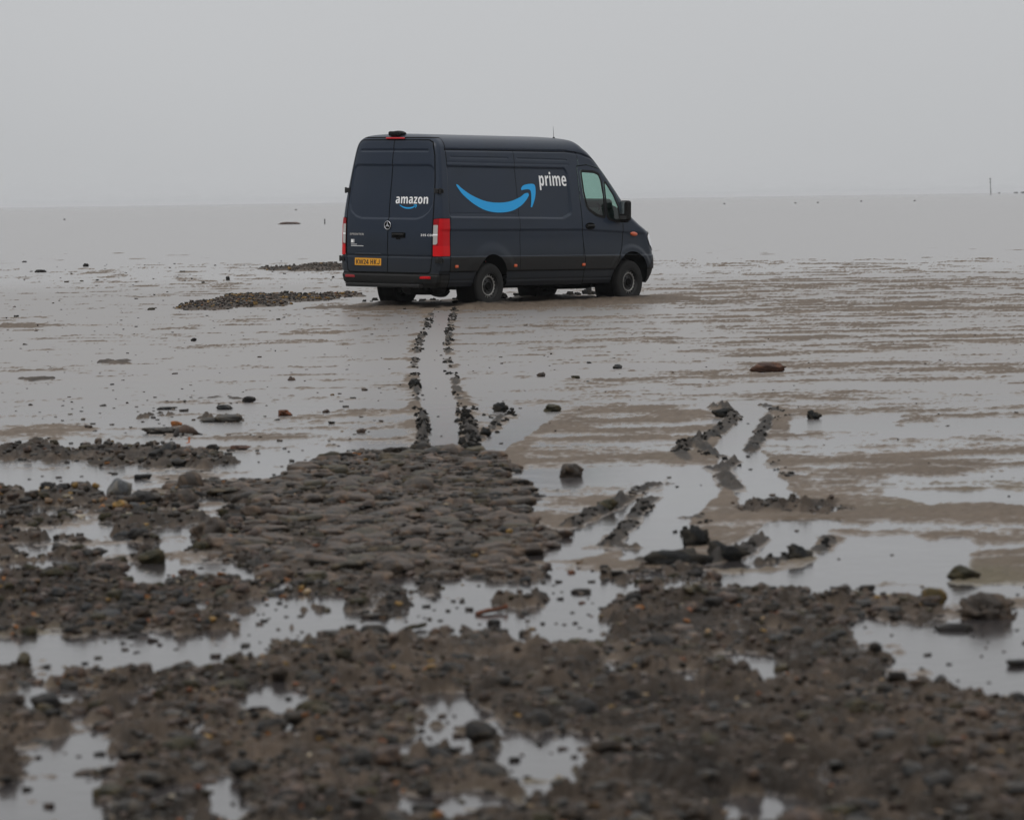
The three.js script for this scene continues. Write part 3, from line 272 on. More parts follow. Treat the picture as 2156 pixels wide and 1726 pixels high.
function rearDisp(z, y) {
  let d = -0.018 * (1 - sstep(-0.014, 0.012, stampRear(z, y)));
  d += groove(lineDist([[-0.66, 2.425], [0.66, 2.425]], z, y), 0.024, 0.018) - 0.03 * (1 - sstep(-0.02, 0.012, plateWell(z, y)));
  d += groove(lineDist([[-0.08, 0.798], [0.86, 0.798]], z, y), 0.02, 0.013);
  d += 0.03 * sstep(0.545, 0.5, y);
  return d;
}
const sideFace = (x, y) => halfW(y) + sideDisp(x, y);
function outline(t, nSide) { // half outline at level t, from the middle of the rear to the middle of the front
  const y = lev[0](t), W = lev[1](t), xr = lev[2](t), xf = lev[3](t), a = lev[4](t), D = Math.min(REAR_D, W * 0.5), pts = [];
  const dense = [], M = 160;
  for (let i = 0; i <= M; i++) { const k = i / M, z = W * Math.sin(k * Math.PI / 2), c = Math.pow(Math.max(0, 1 - Math.pow(z / W, REAR_N)), 1 / REAR_N); dense.push([xr + D * (1 - c), z]); }
  const again = (q, n) => { const L = [0]; for (let i = 1; i < q.length; i++) L[i] = L[i - 1] + Math.hypot(q[i][0] - q[i - 1][0], q[i][1] - q[i - 1][1]); const r = []; let j = 0;
    for (let i = 0; i <= n; i++) { const s = L[L.length - 1] * i / n; while (j < q.length - 2 && L[j + 1] < s) j++; const u = (s - L[j]) / (L[j + 1] - L[j] || 1); r.push([lerp(q[j][0], q[j + 1][0], u), lerp(q[j][1], q[j + 1][1], u)]); } return r; };
  const nR = Math.round(nSide * 0.25), nF = Math.round(nSide * 0.22);
  again(dense, nR).forEach((p) => pts.push(p));
  const x0 = xr + D, x1 = xf - a;
  for (let i = 1; i < nSide; i++) pts.push([lerp(x0, x1, i / nSide), W]);
  const fr = []; for (let i = 0; i <= M; i++) { const k = i / M * Math.PI / 2; fr.push([x1 + a * Math.pow(Math.sin(k), 0.95), W * Math.pow(Math.max(0, Math.cos(k)), 0.95)]); }
  again(fr, nF).forEach((p) => pts.push(p));
  return pts.map((p) => [p[0], y, p[1]]);
}
function shellSoup(nSide, dy, sgn) {
  const ts = []; const T = LS[LS.length - 1]; const nT = Math.round(T / dy);
  for (let i = 0; i <= nT; i++) ts.push(T * i / nT);
  const rows = ts.map((t) => outline(t, nSide)), m = rows[0].length, n = rows.length, P = rows.flat();
  const nrm = (i, j) => { const a = P[Math.min(n - 1, i + 1) * m + j], b = P[Math.max(0, i - 1) * m + j], c = P[i * m + Math.min(m - 1, j + 1)], d = P[i * m + Math.max(0, j - 1)];
    let ux = a[0] - b[0], uy = a[1] - b[1], uz = a[2] - b[2], vx = c[0] - d[0], vy = c[1] - d[1], vz = c[2] - d[2];
    let x = vy * uz - vz * uy, y = vz * ux - vx * uz, z = vx * uy - vy * ux; const l = Math.hypot(x, y, z) || 1; return [x / l, y / l, z / l]; };
  const N = []; for (let i = 0; i < n; i++) for (let j = 0; j < m; j++) N.push(nrm(i, j));
  const Q = P.map((p, k) => { const q = N[k], wS = sstep(0.55, 0.8, q[2]), wR = sstep(0.6, 0.85, -q[0]); if (!wS && !wR) return p;
    const d = (wS ? wS * sideDisp(p[0], p[1]) : 0) + (wR ? wR * rearDisp(p[2], p[1]) : 0); return [p[0] + q[0] * d, p[1] + q[1] * d, p[2] + q[2] * d]; });
  for (let k = 0; k < P.length; k++) P[k] = Q[k];
  const N2 = []; for (let i = 0; i < n; i++) for (let j = 0; j < m; j++) { const q = nrm(i, j), o = N[i * m + j]; const f = q[0] * o[0] + q[1] * o[1] + q[2] * o[2] < 0 ? -1 : 1; N2.push([q[0] * f, q[1] * f, q[2] * f * sgn]); }
  const out = { p: [], n: [] };
  const put = (k) => { out.p.push(P[k][0], P[k][1], P[k][2] * sgn); out.n.push(...N2[k]); };
  for (let i = 0; i < n - 1; i++) for (let j = 0; j < m - 1; j++) { const a = i * m + j, b = a + 1, c = a + m, d = c + 1; if (sgn > 0) [a, b, d, a, d, c].forEach(put); else [a, d, b, a, c, d].forEach(put); }
  return out;
}
function split(s, f) { // cut a triangle soup along f = 0: [inside (f < 0), outside]
  const A = { p: [], n: [] }, B = { p: [], n: [] }, P = s.p, N = s.n;
  for (let i = 0; i < P.length; i += 9) {
    const d = [0, 1, 2].map((k) => f(P[i + k * 3], P[i + k * 3 + 1], P[i + k * 3 + 2]));
    const neg = (d[0] < 0) + (d[1] < 0) + (d[2] < 0);
    if (neg === 0 || neg === 3) { const o = neg ? A : B; for (let k = 0; k < 9; k++) { o.p.push(P[i + k]); o.n.push(N[i + k]); } continue; }
    const pa = [], pb = [];
    for (let k = 0; k < 3; k++) { const l = (k + 1) % 3, v = [0, 1, 2, 3, 4, 5].map((c) => c < 3 ? P[i + k * 3 + c] : N[i + k * 3 + c - 3]); (d[k] < 0 ? pa : pb).push(v);
      if ((d[k] < 0) !== (d[l] < 0)) { const t = d[k] / (d[k] - d[l]), w = [0, 1, 2, 3, 4, 5].map((c) => c < 3 ? lerp(P[i + k * 3 + c], P[i + l * 3 + c], t) : lerp(N[i + k * 3 + c - 3], N[i + l * 3 + c - 3], t)); pa.push(w); pb.push(w); } }
    for (const [poly, o] of [[pa, A], [pb, B]]) for (let k = 1; k < poly.length - 1; k++) for (const v of [poly[0], poly[k], poly[k + 1]]) { o.p.push(v[0], v[1], v[2]); o.n.push(v[3], v[4], v[5]); }
  }
  return [A, B];
}
const soupGeo = (s) => { const g = new THREE.BufferGeometry(), uv = new Float32Array(s.p.length / 3 * 2); for (let i = 0; i < uv.length / 2; i++) { uv[i * 2] = s.p[i * 3] + s.p[i * 3 + 2] * 0.7; uv[i * 2 + 1] = s.p[i * 3 + 1]; }
  g.setAttribute('position', new THREE.Float32BufferAttribute(s.p, 3)); g.setAttribute('normal', new THREE.Float32BufferAttribute(s.n, 3)); g.setAttribute('uv', new THREE.BufferAttribute(uv, 2)); return mergeVertices(g, 1e-5); };
const joinSoup = (...l) => { const o = { p: [], n: [] }; for (const s of l) { for (let i = 0; i < s.p.length; i++) { o.p.push(s.p[i]); o.n.push(s.n[i]); } } return o; };
const pushSoup = (s, d) => { for (let i = 0; i < s.p.length; i++) s.p[i] += s.n[i] * d; return s; };

const dirt = greyTex(256, (u, v) => 0.55 + 0.45 * tfbm(u, v, 6, 4, 3));
const paintCanvas = (() => { // road dirt thickens towards the bottom of the body: a map over 6 m by 2.8 m
  const n = 512, d = new Uint8Array(n * n * 4);
  for (let j = 0; j < n; j++) for (let i = 0; i < n; i++) { const y = j / n * 2.8, u = i / n, v = j / n, q = tfbm(u, v, 8, 5, 11), s = tfbm(u, v, 60, 2, 19);
    const k = clamp(sstep(1.25, 0.35, y + (q - 0.5) * 0.5) * 0.62 + 0.10 * sstep(0.45, 0.7, q) + 0.05 * s, 0, 1), o = (j * n + i) * 4;
    d[o] = lerp(43, 46, k); d[o + 1] = lerp(58, 45, k); d[o + 2] = lerp(75, 43, k); d[o + 3] = 255; }
  const t = new THREE.DataTexture(d, n, n); t.colorSpace = THREE.SRGBColorSpace; t.wrapS = t.wrapT = THREE.RepeatWrapping; t.magFilter = THREE.LinearFilter; t.repeat.set(1 / 6, 1 / 2.8); t.needsUpdate = true; return t; })();
const paint = new THREE.MeshPhysicalMaterial({ map: paintCanvas, color: new THREE.Color().setRGB(0.46, 0.49, 0.55), roughness: 0.5, specularIntensity: 0.3, clearcoat: 0.34, clearcoatRoughness: 0.2, side: THREE.DoubleSide });
const plastic = std(0.012, 0.012, 0.012, 0.6, { specularIntensity: 0.5 }), moulding = std(0.013, 0.013, 0.013, 0.55, { specularIntensity: 0.5 }), rubber = std(0.008, 0.008, 0.008, 0.65, { specularIntensity: 0.3 }), dark = std(0.004, 0.004, 0.004, 0.9, { specularIntensity: 0.12 });
const tyreMat = std(0.014, 0.0138, 0.0135, 0.8, { specularIntensity: 0.5 }), rimMat = std(0.03, 0.03, 0.03, 0.5, { metalness: 0.3 }), ringMat = std(0.27, 0.265, 0.25, 0.5, { metalness: 0.2 }), chrome = std(0.5, 0.51, 0.53, 0.22, { metalness: 1 });
const redLens = std(0.5, 0.006, 0.01, 0.3, { specularIntensity: 0.3 }), brightLens = std(0.6, 0.009, 0.012, 0.3, { specularIntensity: 0.3 }), darkLens = std(0.28, 0.004, 0.008, 0.3, { specularIntensity: 0.3 }), greyLens = std(0.42, 0.4, 0.38, 0.25, { clearcoat: 0.6 }), darkRed = std(0.28, 0.008, 0.012, 0.3), amber = std(0.55, 0.09, 0.02, 0.3, { clearcoat: 0.5 });
const glass = new THREE.MeshPhysicalMaterial({ color: new THREE.Color().setRGB(0.57, 0.76, 0.70), roughness: 0.02, transmission: 1, thickness: 0, side: THREE.DoubleSide });
const white = std(0.82, 0.82, 0.82, 0.45), blue = std(0.02, 0.35, 0.74, 0.4, { specularIntensity: 0.5 }), plateYellow = std(0.75, 0.34, 0.015, 0.4), ink = std(0.015, 0.014, 0.012, 0.5), cabMat = std(0.035, 0.036, 0.038, 0.8), lampGlass = std(0.75, 0.77, 0.8, 0.12, { clearcoat: 1 });

const van = new THREE.Group(); van.name = numbered('delivery_van'); scene.add(van);
tag(van, 'dark blue delivery van with white and blue lettering, bogged in wet mud', 'van');
{ const yaw = 38.16 * D2R, pi = -0.7 * D2R, ro = 1.16 * D2R, V = (x, y, z) => new THREE.Vector3(x, y, z);
  const fwd = V(Math.sin(yaw), 0, -Math.cos(yaw)), rgt = V(Math.cos(yaw), 0, Math.sin(yaw)), up = V(0, 1, 0);
  const f2 = fwd.clone().multiplyScalar(Math.cos(pi)).addScaledVector(up, Math.sin(pi)), u2 = up.clone().multiplyScalar(Math.cos(pi)).addScaledVector(fwd, -Math.sin(pi));
  const r3 = rgt.clone().multiplyScalar(Math.cos(ro)).addScaledVector(u2, -Math.sin(ro)), u3 = u2.clone().multiplyScalar(Math.cos(ro)).addScaledVector(rgt, Math.sin(ro));
  van.setRotationFromMatrix(new THREE.Matrix4().makeBasis(f2, u3, r3)); van.position.set(-1.10, -0.005, -63.29); }
const part = (name, s, mat, parent = van) => add(name, soupGeo(s), mat, parent);
const gaps = [];
function carve(S, f, gap = 0.0085) { let [inside, rest] = split(S, (x, y, z) => f(x, y, z) + gap); if (gap) { const [g, r] = split(rest, (x, y, z) => f(x, y, z) - gap); gaps.push(g); rest = r; } return [inside, rest]; }
const FAR = 5;
const onSide = (p, r = 0) => (x, y, z) => Math.abs(z) < 0.45 ? FAR : polySDF(p, x, y) - r;
const arches = (x, y, z) => Math.abs(z) < 0.4 || y > 1 ? FAR : Math.min((Math.hypot((x - 0.045) / 0.415, (y - 0.36) / 0.47) - 1) * 0.44, (Math.hypot((x - 3.685) / 0.48, (y - 0.36) / 0.49) - 1) * 0.48);
const DOOR = [[2.36, 2.2], [2.36, 1.7], [2.39, 1.16], [2.45, 0.78], [2.455, 0.36], [3.16, 0.36], [3.3, 0.78], [3.4, 0.92], [3.43, 1.13], [3.43, 1.33], [3.4, 1.55], [3.28, 1.79], [3.08, 2.02], [2.93, 2.165], [2.62, 2.22]];
const WIN = [[2.475, 2.1], [2.49, 1.82], [2.545, 1.6], [2.59, 1.555], [2.75, 1.48], [2.935, 1.445], [2.935, 1.75], [2.905, 1.98], [2.87, 2.06], [2.77, 2.09]];
const QTR = [[3.05, 1.93], [3.06, 1.43], [3.1, 1.4], [3.33, 1.36], [3.31, 1.57], [3.21, 1.75]];
const REARDOOR = [[-0.82, 0.56], [-0.78, 0.545], [0.78, 0.545], [0.82, 0.56], [0.835, 0.62], [0.855, 0.8], [0.862, 1.5], [0.84, 1.95], [0.79, 2.35], [0.73, 2.55], [0.66, 2.585], [-0.66, 2.585], [-0.73, 2.55], [-0.79, 2.35], [-0.84, 1.95], [-0.862, 1.5], [-0.855, 0.8], [-0.835, 0.62]];
const LAMP = [[4.1, 1.1], [4.26, 1.16], [4.56, 1.13], [4.62, 0.9], [4.34, 0.86], [4.18, 0.96]];
const corner = (x, y, z) => Math.max(x + lerp(1.0, 0.93, clamp((y - 0.8) / 1.8, 0, 1)), y - 2.62, -FAR);
for (const sgn of [1, -1]) {
  let S = shellSoup(sgn > 0 ? 300 : 200, 0.0125, sgn), q;
  [, S] = split(S, arches);
  [q, S] = carve(S, (x, y, z) => x > -0.8 ? FAR : polySDF(REARDOOR, z, y)); var rearDoors = sgn > 0 ? [q] : [...rearDoors, q];
  [q, S] = carve(S, (x, y, z) => x > -0.8 ? FAR : Math.max(0.803 - y, y - 1.385 + 0.16 * Math.max(0, 0.935 - Math.abs(z)), x + 1.012, 0.872 - Math.abs(z)), 0.004);
  { const tl = new THREE.Group(); tl.name = 'tail_light'; van.add(tl); pushSoup(q, 0.012);
    const [rev, red] = split(q, (x, y, z) => Math.max(0.985 - y + 0.9 * Math.max(0, Math.abs(z) - 0.925), y - 1.285, Math.abs(z) - 0.948)); const [bar, rv] = split(rev, (x, y) => Math.abs(y - 1.135) - 0.012);
    const [low, up] = split(red, (x, y) => y - 0.965 - 0.0); const [inner, outer] = split(up, (x, y, z) => Math.max(Math.abs(z) - 0.962, 1.3 - y - 9)); part('lower_lens', low, brightLens, tl); part('inner_lens', inner, darkLens, tl); part('red_lens', outer, redLens, tl); part('reversing_lens', rv, greyLens, tl); part('reflector', bar, white, tl); }
  [q, S] = carve(S, (x, y, z) => x > -0.8 ? FAR : Math.max(y - 0.53, x + 0.98)); var bumperR = sgn > 0 ? q : joinSoup(bumperR, q);
  [q, S] = carve(S, onSide(DOOR, 0.02));
  { const d = new THREE.Group(); d.name = 'front_door'; van.add(d); let fr, w;
    [w, q] = split(q, onSide(WIN, 0.018)); [fr, q] = split(q, onSide(WIN, 0.062)); part('window_pane', w, glass, d); let f2;
    [w, fr] = [null, fr]; const r0 = split(fr, onSide(QTR, 0.012)), r1 = split(q, onSide(QTR, 0.012)); part('quarter_light', joinSoup(r0[0], r1[0]), glass, d);
    [f2, q] = split(r1[1], onSide(QTR, 0.05)); part('window_frame', pushSoup(joinSoup(r0[1], f2), 0.003), rubber, d);
    const [m, r] = split(q, (x, y) => Math.max(y - 0.787, 0.572 - y)); part('side_moulding', m, moulding, d); part('door_skin', r, paint, d);
    const h = new THREE.Group(); h.name = 'door_handle'; d.add(h);
    const z = sideFace(2.565, 1.262) + 0.002; let g = new THREE.CylinderGeometry(0.055, 0.055, 0.016, 24).rotateX(Math.PI / 2).scale(2.2, 1, 1).translate(2.565, 1.262, (z + 0.001) * sgn); const b = new RoundedBoxGeometry(0.2, 0.035, 0.03, 3, 0.012).translate(2.56, 1.268, (z + 0.02) * sgn);
    add('handle_cup', g, dark, h); add('handle_grip', b, plastic, h); }
  [q, S] = carve(S, (x, y, z) => Math.max(3.0 - x, 1.44 + 0.06 * Math.abs(z) - y, y - 2.36, Math.abs(z) - halfW(Math.min(y, 2.4)) * 0.87), 0.012); var screen = sgn > 0 ? q : joinSoup(screen, q);
  [q, S] = carve(S, (x, y, z) => x < 4.1 || Math.abs(z) < 0.5 ? FAR : polySDF(LAMP, x, y) - 0.01, 0.004); part('headlight', pushSoup(q, 0.014), lampGlass);
  [q, S] = carve(S, (x, y, z) => x < 4.0 ? FAR : Math.max(y - 0.76 + (x < 4.3 ? (4.3 - x) * 1.2 : 0), 4.07 - x)); var bumperF = sgn > 0 ? q : joinSoup(bumperF, q);
  [q, S] = carve(S, (x, y, z) => x < 3.5 ? FAR : Math.max(y - 1.46, 1.13 - y + Math.max(0, 4.3 - x) * 0.35 * -1, Math.abs(z) - 0.86), 0.005); var bonnet = sgn > 0 ? q : joinSoup(bonnet, q);
  [q, S] = split(S, (x, y, z) => x < 4.3 ? FAR : Math.max(y - 1.08, 0.8 - y, Math.abs(z) - 0.45)); var grille = sgn > 0 ? q : joinSoup(grille, q);
  [q, S] = carve(S, (x, y, z) => Math.max(y - 0.787, 0.572 - y, x - 3.35, -0.99 - x), 0.003);
  for (const [a, b] of [[-1, 0.045], [0.045, 0.745], [0.745, 2.6], [2.6, 9]]) { const [m, r] = split(q, (x) => Math.max(a + 0.004 - x, x - b + 0.004)); if (m.p.length) part('side_moulding', m, moulding); q = r; }
  [q, S] = carve(S, (x, y, z) => Math.max(x - 2.6, -0.995 - x, y - 0.566, -9), 0.002); part('sill', q, paint);
  [q, S] = carve(S, corner); part('corner_panel', q, paint);
  [q, S] = carve(S, (x, y, z) => Math.abs(z) < 0.5 ? FAR : Math.max(x - 0.745, y - 2.44, -0.99 - x), 0.005); part('side_panel', q, paint);
  [q, S] = carve(S, (x, y, z) => Math.abs(z) < 0.5 ? FAR : Math.max(x - 2.39 - 0.0 * y, y - 2.44, 0.745 - x), 0.005); part('side_panel', q, paint);
  [q, S] = split(S, (x, y, z) => x < 2.6 ? FAR : Math.max(y - 1.5, 2.6 - x)); part('front_wing', q, paint);
  var roof = sgn > 0 ? S : joinSoup(roof, S);
}
part('roof', roof, paint); part('windscreen', screen, glass); part('rear_bumper', bumperR, plastic); part('front_bumper', bumperF, plastic); part('bonnet', bonnet, paint); part('grille', grille, dark);
const doorsSoup = joinSoup(...rearDoors), [leftDoor, rest0] = split(doorsSoup, (x, y, z) => z + 0.008), [seam0, rightDoor] = split(rest0, (x, y, z) => z - 0.008); gaps.push(seam0);
const doorL = new THREE.Group(), doorR = new THREE.Group(); for (const [d, s] of [[doorL, leftDoor], [doorR, rightDoor]]) { d.name = 'rear_door'; van.add(d); part('door_skin', s, paint, d); }
part('panel_gap', pushSoup(joinSoup(...gaps), -0.002), dark);

const addV = (n, g, m) => add(n, g, m, van);
// fittings
const rearFace = (z, y) => { const W = halfW(y), c = Math.pow(Math.max(0, 1 - Math.pow(Math.abs(z) / W, REAR_N)), 1 / REAR_N); return rearX(y) + REAR_D * (1 - c) - rearDisp(z, y); };
const rbox = (w, h, d, r, x, y, z) => new RoundedBoxGeometry(w, h, d, 3, r).translate(x, y, z);
function plateOn(face, pts, lift) { // flat shape laid on a body face: pts in (across, up)
  const g = new THREE.ShapeGeometry(pts, 8), p = g.attributes.position; return layOn(g, face, lift); }
function layOn(g, face, lift) { const p = g.attributes.position; for (let i = 0; i < p.count; i++) { const a = p.getX(i), b = p.getY(i); if (face === 'side') p.setXYZ(i, a, b, sideFace(a, b) + lift); else p.setXYZ(i, rearFace(a, b) - lift, b, a); }
  g.computeVertexNormals(); return g; }
const font = await new FontLoader().loadAsync('fonts/droid/droid_sans_bold.typeface.json');
function lettering(name, text, face, x0, x1, yb, xh, mat, parent, squeeze = true) { // yb baseline, xh wanted height of a lower-case x (or of a capital)
  const g = new THREE.ShapeGeometry(font.generateShapes(text, 1), 6); g.computeBoundingBox(); const b = g.boundingBox, probe = new THREE.ShapeGeometry(font.generateShapes(/[a-z]/.test(text) ? 'x' : 'H', 1)); probe.computeBoundingBox();
  const sy = xh / probe.boundingBox.max.y, sx = (x1 - x0) / (b.max.x - b.min.x); g.translate(-b.min.x, 0, 0).scale(sx, sy, 1).translate(x0, yb, 0);
  return add(name, layOn(g, face, 0.004), mat, parent); }
function ribbonShape(lo, hi, n = 48) { // filled shape between two edges, cut fine enough to follow the body
  const A = new THREE.SplineCurve(lo.map((p) => new THREE.Vector2(...p))), B = new THREE.SplineCurve(hi.map((p) => new THREE.Vector2(...p))), g = new THREE.PlaneGeometry(1, 1, n, 5), p = g.attributes.position;
  for (let i = 0; i < p.count; i++) { const u = p.getX(i) + 0.5, v = p.getY(i) + 0.5, a = A.getPoint(u), b = B.getPoint(u); p.setXYZ(i, lerp(a.x, b.x, v), lerp(a.y, b.y, v), 0); }
  return g; }
const smileLo = [[-0.752, 1.896], [-0.705, 1.838], [-0.6, 1.745], [-0.37, 1.613], [-0.085, 1.512], [0.21, 1.477], [0.54, 1.497], [0.8, 1.576], [0.96, 1.67], [1.045, 1.75]], smileHi = [[-0.745, 1.912], [-0.7, 1.897], [-0.62, 1.845], [-0.39, 1.741], [-0.075, 1.655], [0.245, 1.63], [0.55, 1.652], [0.81, 1.718], [0.94, 1.775], [1.03, 1.785]];
const tipA = [[0.865, 1.825], [0.95, 1.838], [1.05, 1.84], [1.098, 1.815], [1.102, 1.74], [1.09, 1.66], [1.065, 1.56]], tipB = [[0.855, 1.852], [0.92, 1.9], [1.06, 1.925], [1.205, 1.918], [1.228, 1.83], [1.19, 1.7], [1.1, 1.562]];
const badge = new THREE.Group(); badge.name = 'side_emblem'; van.add(badge);
add('smile', layOn(ribbonShape(smileLo, smileHi), 'side', 0.004), blue, badge); add('arrow_head', layOn(ribbonShape(tipB, tipA), 'side', 0.004), blue, badge);
lettering('side_lettering', 'prime', 'side', 1.345, 2.05, 1.9, 0.158, white, van);
{ const e = new THREE.Group(); e.name = 'rear_emblem'; doorR.add(e); lettering('rear_lettering', 'amazon', 'rear', 0.118, 0.742, 1.608, 0.104, white, e);
  const k = 0.34 / 1.98, f = (q) => q.map(([x, y]) => [0.368 + (x - 0.24) * k, 1.553 + (y - 1.65) * k * 0.86]);
  add('smile', layOn(ribbonShape(f(smileLo), f(smileHi)), 'rear', 0.004), blue, e); add('arrow_head', layOn(ribbonShape(f(tipB), f(tipA)), 'rear', 0.004), blue, e); }
lettering('model_lettering', 'SPRINTER', 'rear', -0.785, -0.485, 1.112, 0.03, greyLens, doorL); lettering('model_lettering', '315 CDI', 'rear', 0.65, 0.878, 1.112, 0.032, white, doorR);
{ const e = new THREE.Group(); e.name = 'sticker'; doorL.add(e); const bar = (x0, x1, y0, y1) => add('sticker_mark', layOn(new THREE.PlaneGeometry(x1 - x0, y1 - y0, 6, 1).translate((x0 + x1) / 2, (y0 + y1) / 2, 0), 'rear', 0.004), white, e);
  bar(-0.755, -0.708, 0.993, 1.047); bar(-0.7, -0.685, 0.993, 1.047); for (let i = 0; i < 9; i++) bar(-0.755 + i * 0.0145, -0.744 + i * 0.0145, 0.964, 0.973); for (let i = 0; i < 18; i++) bar(-0.755 + i * 0.0148, -0.743 + i * 0.0148, 0.941, 0.951); }
{ const np = new THREE.Group(); np.name = 'number_plate'; doorL.add(np); const x = rearX(0.7) + 0.005;
  add('plate', rbox(0.012, 0.114, 0.535, 0.005, x, 0.702, -0.395), plateYellow, np);
  const g = new THREE.ShapeGeometry(font.generateShapes('KW24 HK', 1), 6); g.computeBoundingBox(); const b = g.boundingBox; g.translate(-b.min.x, 0, 0).scale(0.415 / (b.max.x - b.min.x), 0.078 / b.max.y, 1).rotateY(-Math.PI / 2).translate(x - 0.0085, 0.663, -0.632); add('plate_lettering', g, ink, np); { const j = new THREE.Shape(); j.moveTo(0.05, 0.078); j.lineTo(0.05, 0.022); j.quadraticCurveTo(0.05, 0, 0.025, 0); j.quadraticCurveTo(0, 0, 0, 0.024); j.lineTo(0.014, 0.024); j.quadraticCurveTo(0.015, 0.013, 0.025, 0.013); j.quadraticCurveTo(0.036, 0.013, 0.036, 0.024); j.lineTo(0.036, 0.078); add('plate_lettering', new THREE.ShapeGeometry(j, 8).rotateY(-Math.PI / 2).translate(x - 0.0085, 0.663, -0.207), ink, np); }
  add('plate_lamp_bar', rbox(0.03, 0.03, 0.52, 0.012, rearX(0.83) + 0.006, 0.822, -0.395), paint, np); }
{ const e = new THREE.Group(); e.name = 'star_emblem'; doorR.add(e); const x = rearX(1.27) - 0.012, tor = new THREE.TorusGeometry(0.062, 0.007, 10, 40).rotateY(Math.PI / 2).translate(x, 1.27, 0); add('ring', tor, chrome, e);
  add('backing', new THREE.CylinderGeometry(0.066, 0.066, 0.012, 32).rotateZ(Math.PI / 2).translate(x + 0.006, 1.27, 0), dark, e);
  const s = new THREE.Shape(); for (let k = 0; k < 6; k++) { const a = Math.PI / 2 + k * Math.PI / 3, r = k % 2 ? 0.012 : 0.06; s[k ? 'lineTo' : 'moveTo'](Math.cos(a) * r, Math.sin(a) * r); }
  add('star', new THREE.ExtrudeGeometry(s, { depth: 0.006, bevelEnabled: true, bevelSize: 0.002, bevelThickness: 0.003, bevelSegments: 1 }).rotateY(-Math.PI / 2).translate(x, 1.27, 0), chrome, e); }
{ const x = rearX(1.12), h = new THREE.Group(); h.name = 'rear_handle'; doorR.add(h); add('handle_cup', rbox(0.02, 0.085, 0.27, 0.009, x - 0.004, 1.122, 0.215), dark, h); add('handle_grip', rbox(0.025, 0.03, 0.23, 0.01, x - 0.02, 1.135, 0.215), plastic, h); add('lock_barrel', rbox(0.02, 0.04, 0.08, 0.008, x - 0.005, 1.075, 0.21), dark, h); }
for (const s of [-1, 1]) for (const [y, d] of [[1.805, 0], [0.745, 1]]) { const w = halfW(y), x = rearX(y), h = addV('door_hinge', mergeGeometries([rbox(0.05, 0.075, 0.085, 0.012, x + 0.055, y, s * (w - 0.05)), rbox(0.035, 0.06, 0.05, 0.01, x + 0.1, y, s * (w + 0.015)), new THREE.CylinderGeometry(0.018, 0.018, 0.09, 12).translate(x + 0.06, y, s * (w + 0.01)).toNonIndexed()].map((g) => g.index ? g.toNonIndexed() : g)), plastic); }
addV('brake_light', rbox(0.04, 0.026, 0.36, 0.01, -1.155, 2.612, 0.02), darkRed.clone()).material.color.setRGB(0.5, 0.012, 0.016);
{ const c = new THREE.Group(); c.name = 'reversing_camera'; van.add(c); const g = new THREE.SphereGeometry(1, 24, 16).scale(0.12, 0.048, 0.125).translate(-1.03, 2.682, -0.02); add('camera_housing', mergeGeometries([rbox(0.16, 0.075, 0.2, 0.03, -1.085, 2.682, -0.03).toNonIndexed(), g.toNonIndexed()].map((q) => { q.deleteAttribute('uv'); return q; })), rubber, c); add('camera_foot', rbox(0.16, 0.05, 0.3, 0.02, -1.02, 2.63, 0.02), rubber, c); }
{ const x = rearFace(0.74, 0.482); for (const s of [-1, 1]) addV('rear_reflector', rbox(0.04, 0.042, 0.2, 0.008, x + 0.011, 0.478, s * 0.75), s > 0 ? redLens : darkRed).rotation.set(0, 0, 0); }
{ const st = new THREE.Group(); st.name = 'tow_step'; van.add(st); add('step_bar', rbox(0.12, 0.06, 1.48, 0.02, -1.34, 0.345, -0.03), plastic, st); for (const z of [-0.45, 0.45]) add('step_bracket', rbox(0.3, 0.05, 0.06, 0.015, -1.16, 0.36, z), dark, st); }
const wob = (r, n) => { const c = new THREE.TorusGeometry(r, 0.012, 8, 24); return c; };
addV('towing_eye', wob(0.032).rotateY(Math.PI / 2 - 0.6).translate(-1.22, 0.255, 0.42), dark);
addV('exhaust_pipe', new THREE.TubeGeometry(new THREE.CatmullRomCurve3([[-0.2, 0.34, 0.5], [-0.75, 0.36, 0.52], [-1.0, 0.27, 0.6], [-1.03, 0.215, 0.72], [-0.95, 0.21, 0.86], [-0.9, 0.28, 0.9]].map((p) => new THREE.Vector3(...p))), 40, 0.028, 10), dark);
{ const sw = new THREE.Group(); sw.name = 'spare_wheel'; van.add(sw); const t = new THREE.TorusGeometry(0.245, 0.105, 16, 40).rotateX(Math.PI / 2).scale(1, 0.85, 1).translate(-0.72, 0.29, 0.26); add('tyre', t, tyreMat, sw); add('rim', new THREE.CylinderGeometry(0.2, 0.17, 0.1, 28).translate(-0.72, 0.28, 0.26), dark, sw); }
addV('underbody', mergeGeometries([rbox(5.3, 0.1, 1.1, 0.03, 1.55, 0.42, 0), rbox(2.55, 0.09, 1.8, 0.03, 1.83, 0.40, 0), rbox(0.62, 0.09, 1.8, 0.03, -0.83, 0.42, 0), rbox(3.6, 0.12, 0.08, 0.02, 1.2, 0.34, 0.42), rbox(3.6, 0.12, 0.08, 0.02, 1.2, 0.34, -0.42), rbox(0.9, 0.22, 0.5, 0.08, 3.2, 0.34, 0), rbox(0.9, 0.2, 0.34, 0.06, 1.4, 0.33, -0.62), rbox(0.14, 0.14, 1.55, 0.06, 0, 0.35, 0), new THREE.SphereGeometry(0.17, 20, 14).translate(0, 0.34, 0), rbox(0.1, 0.1, 1.5, 0.04, 3.665, 0.3, 0)].map((g) => g.index ? g.toNonIndexed() : g)), dark);
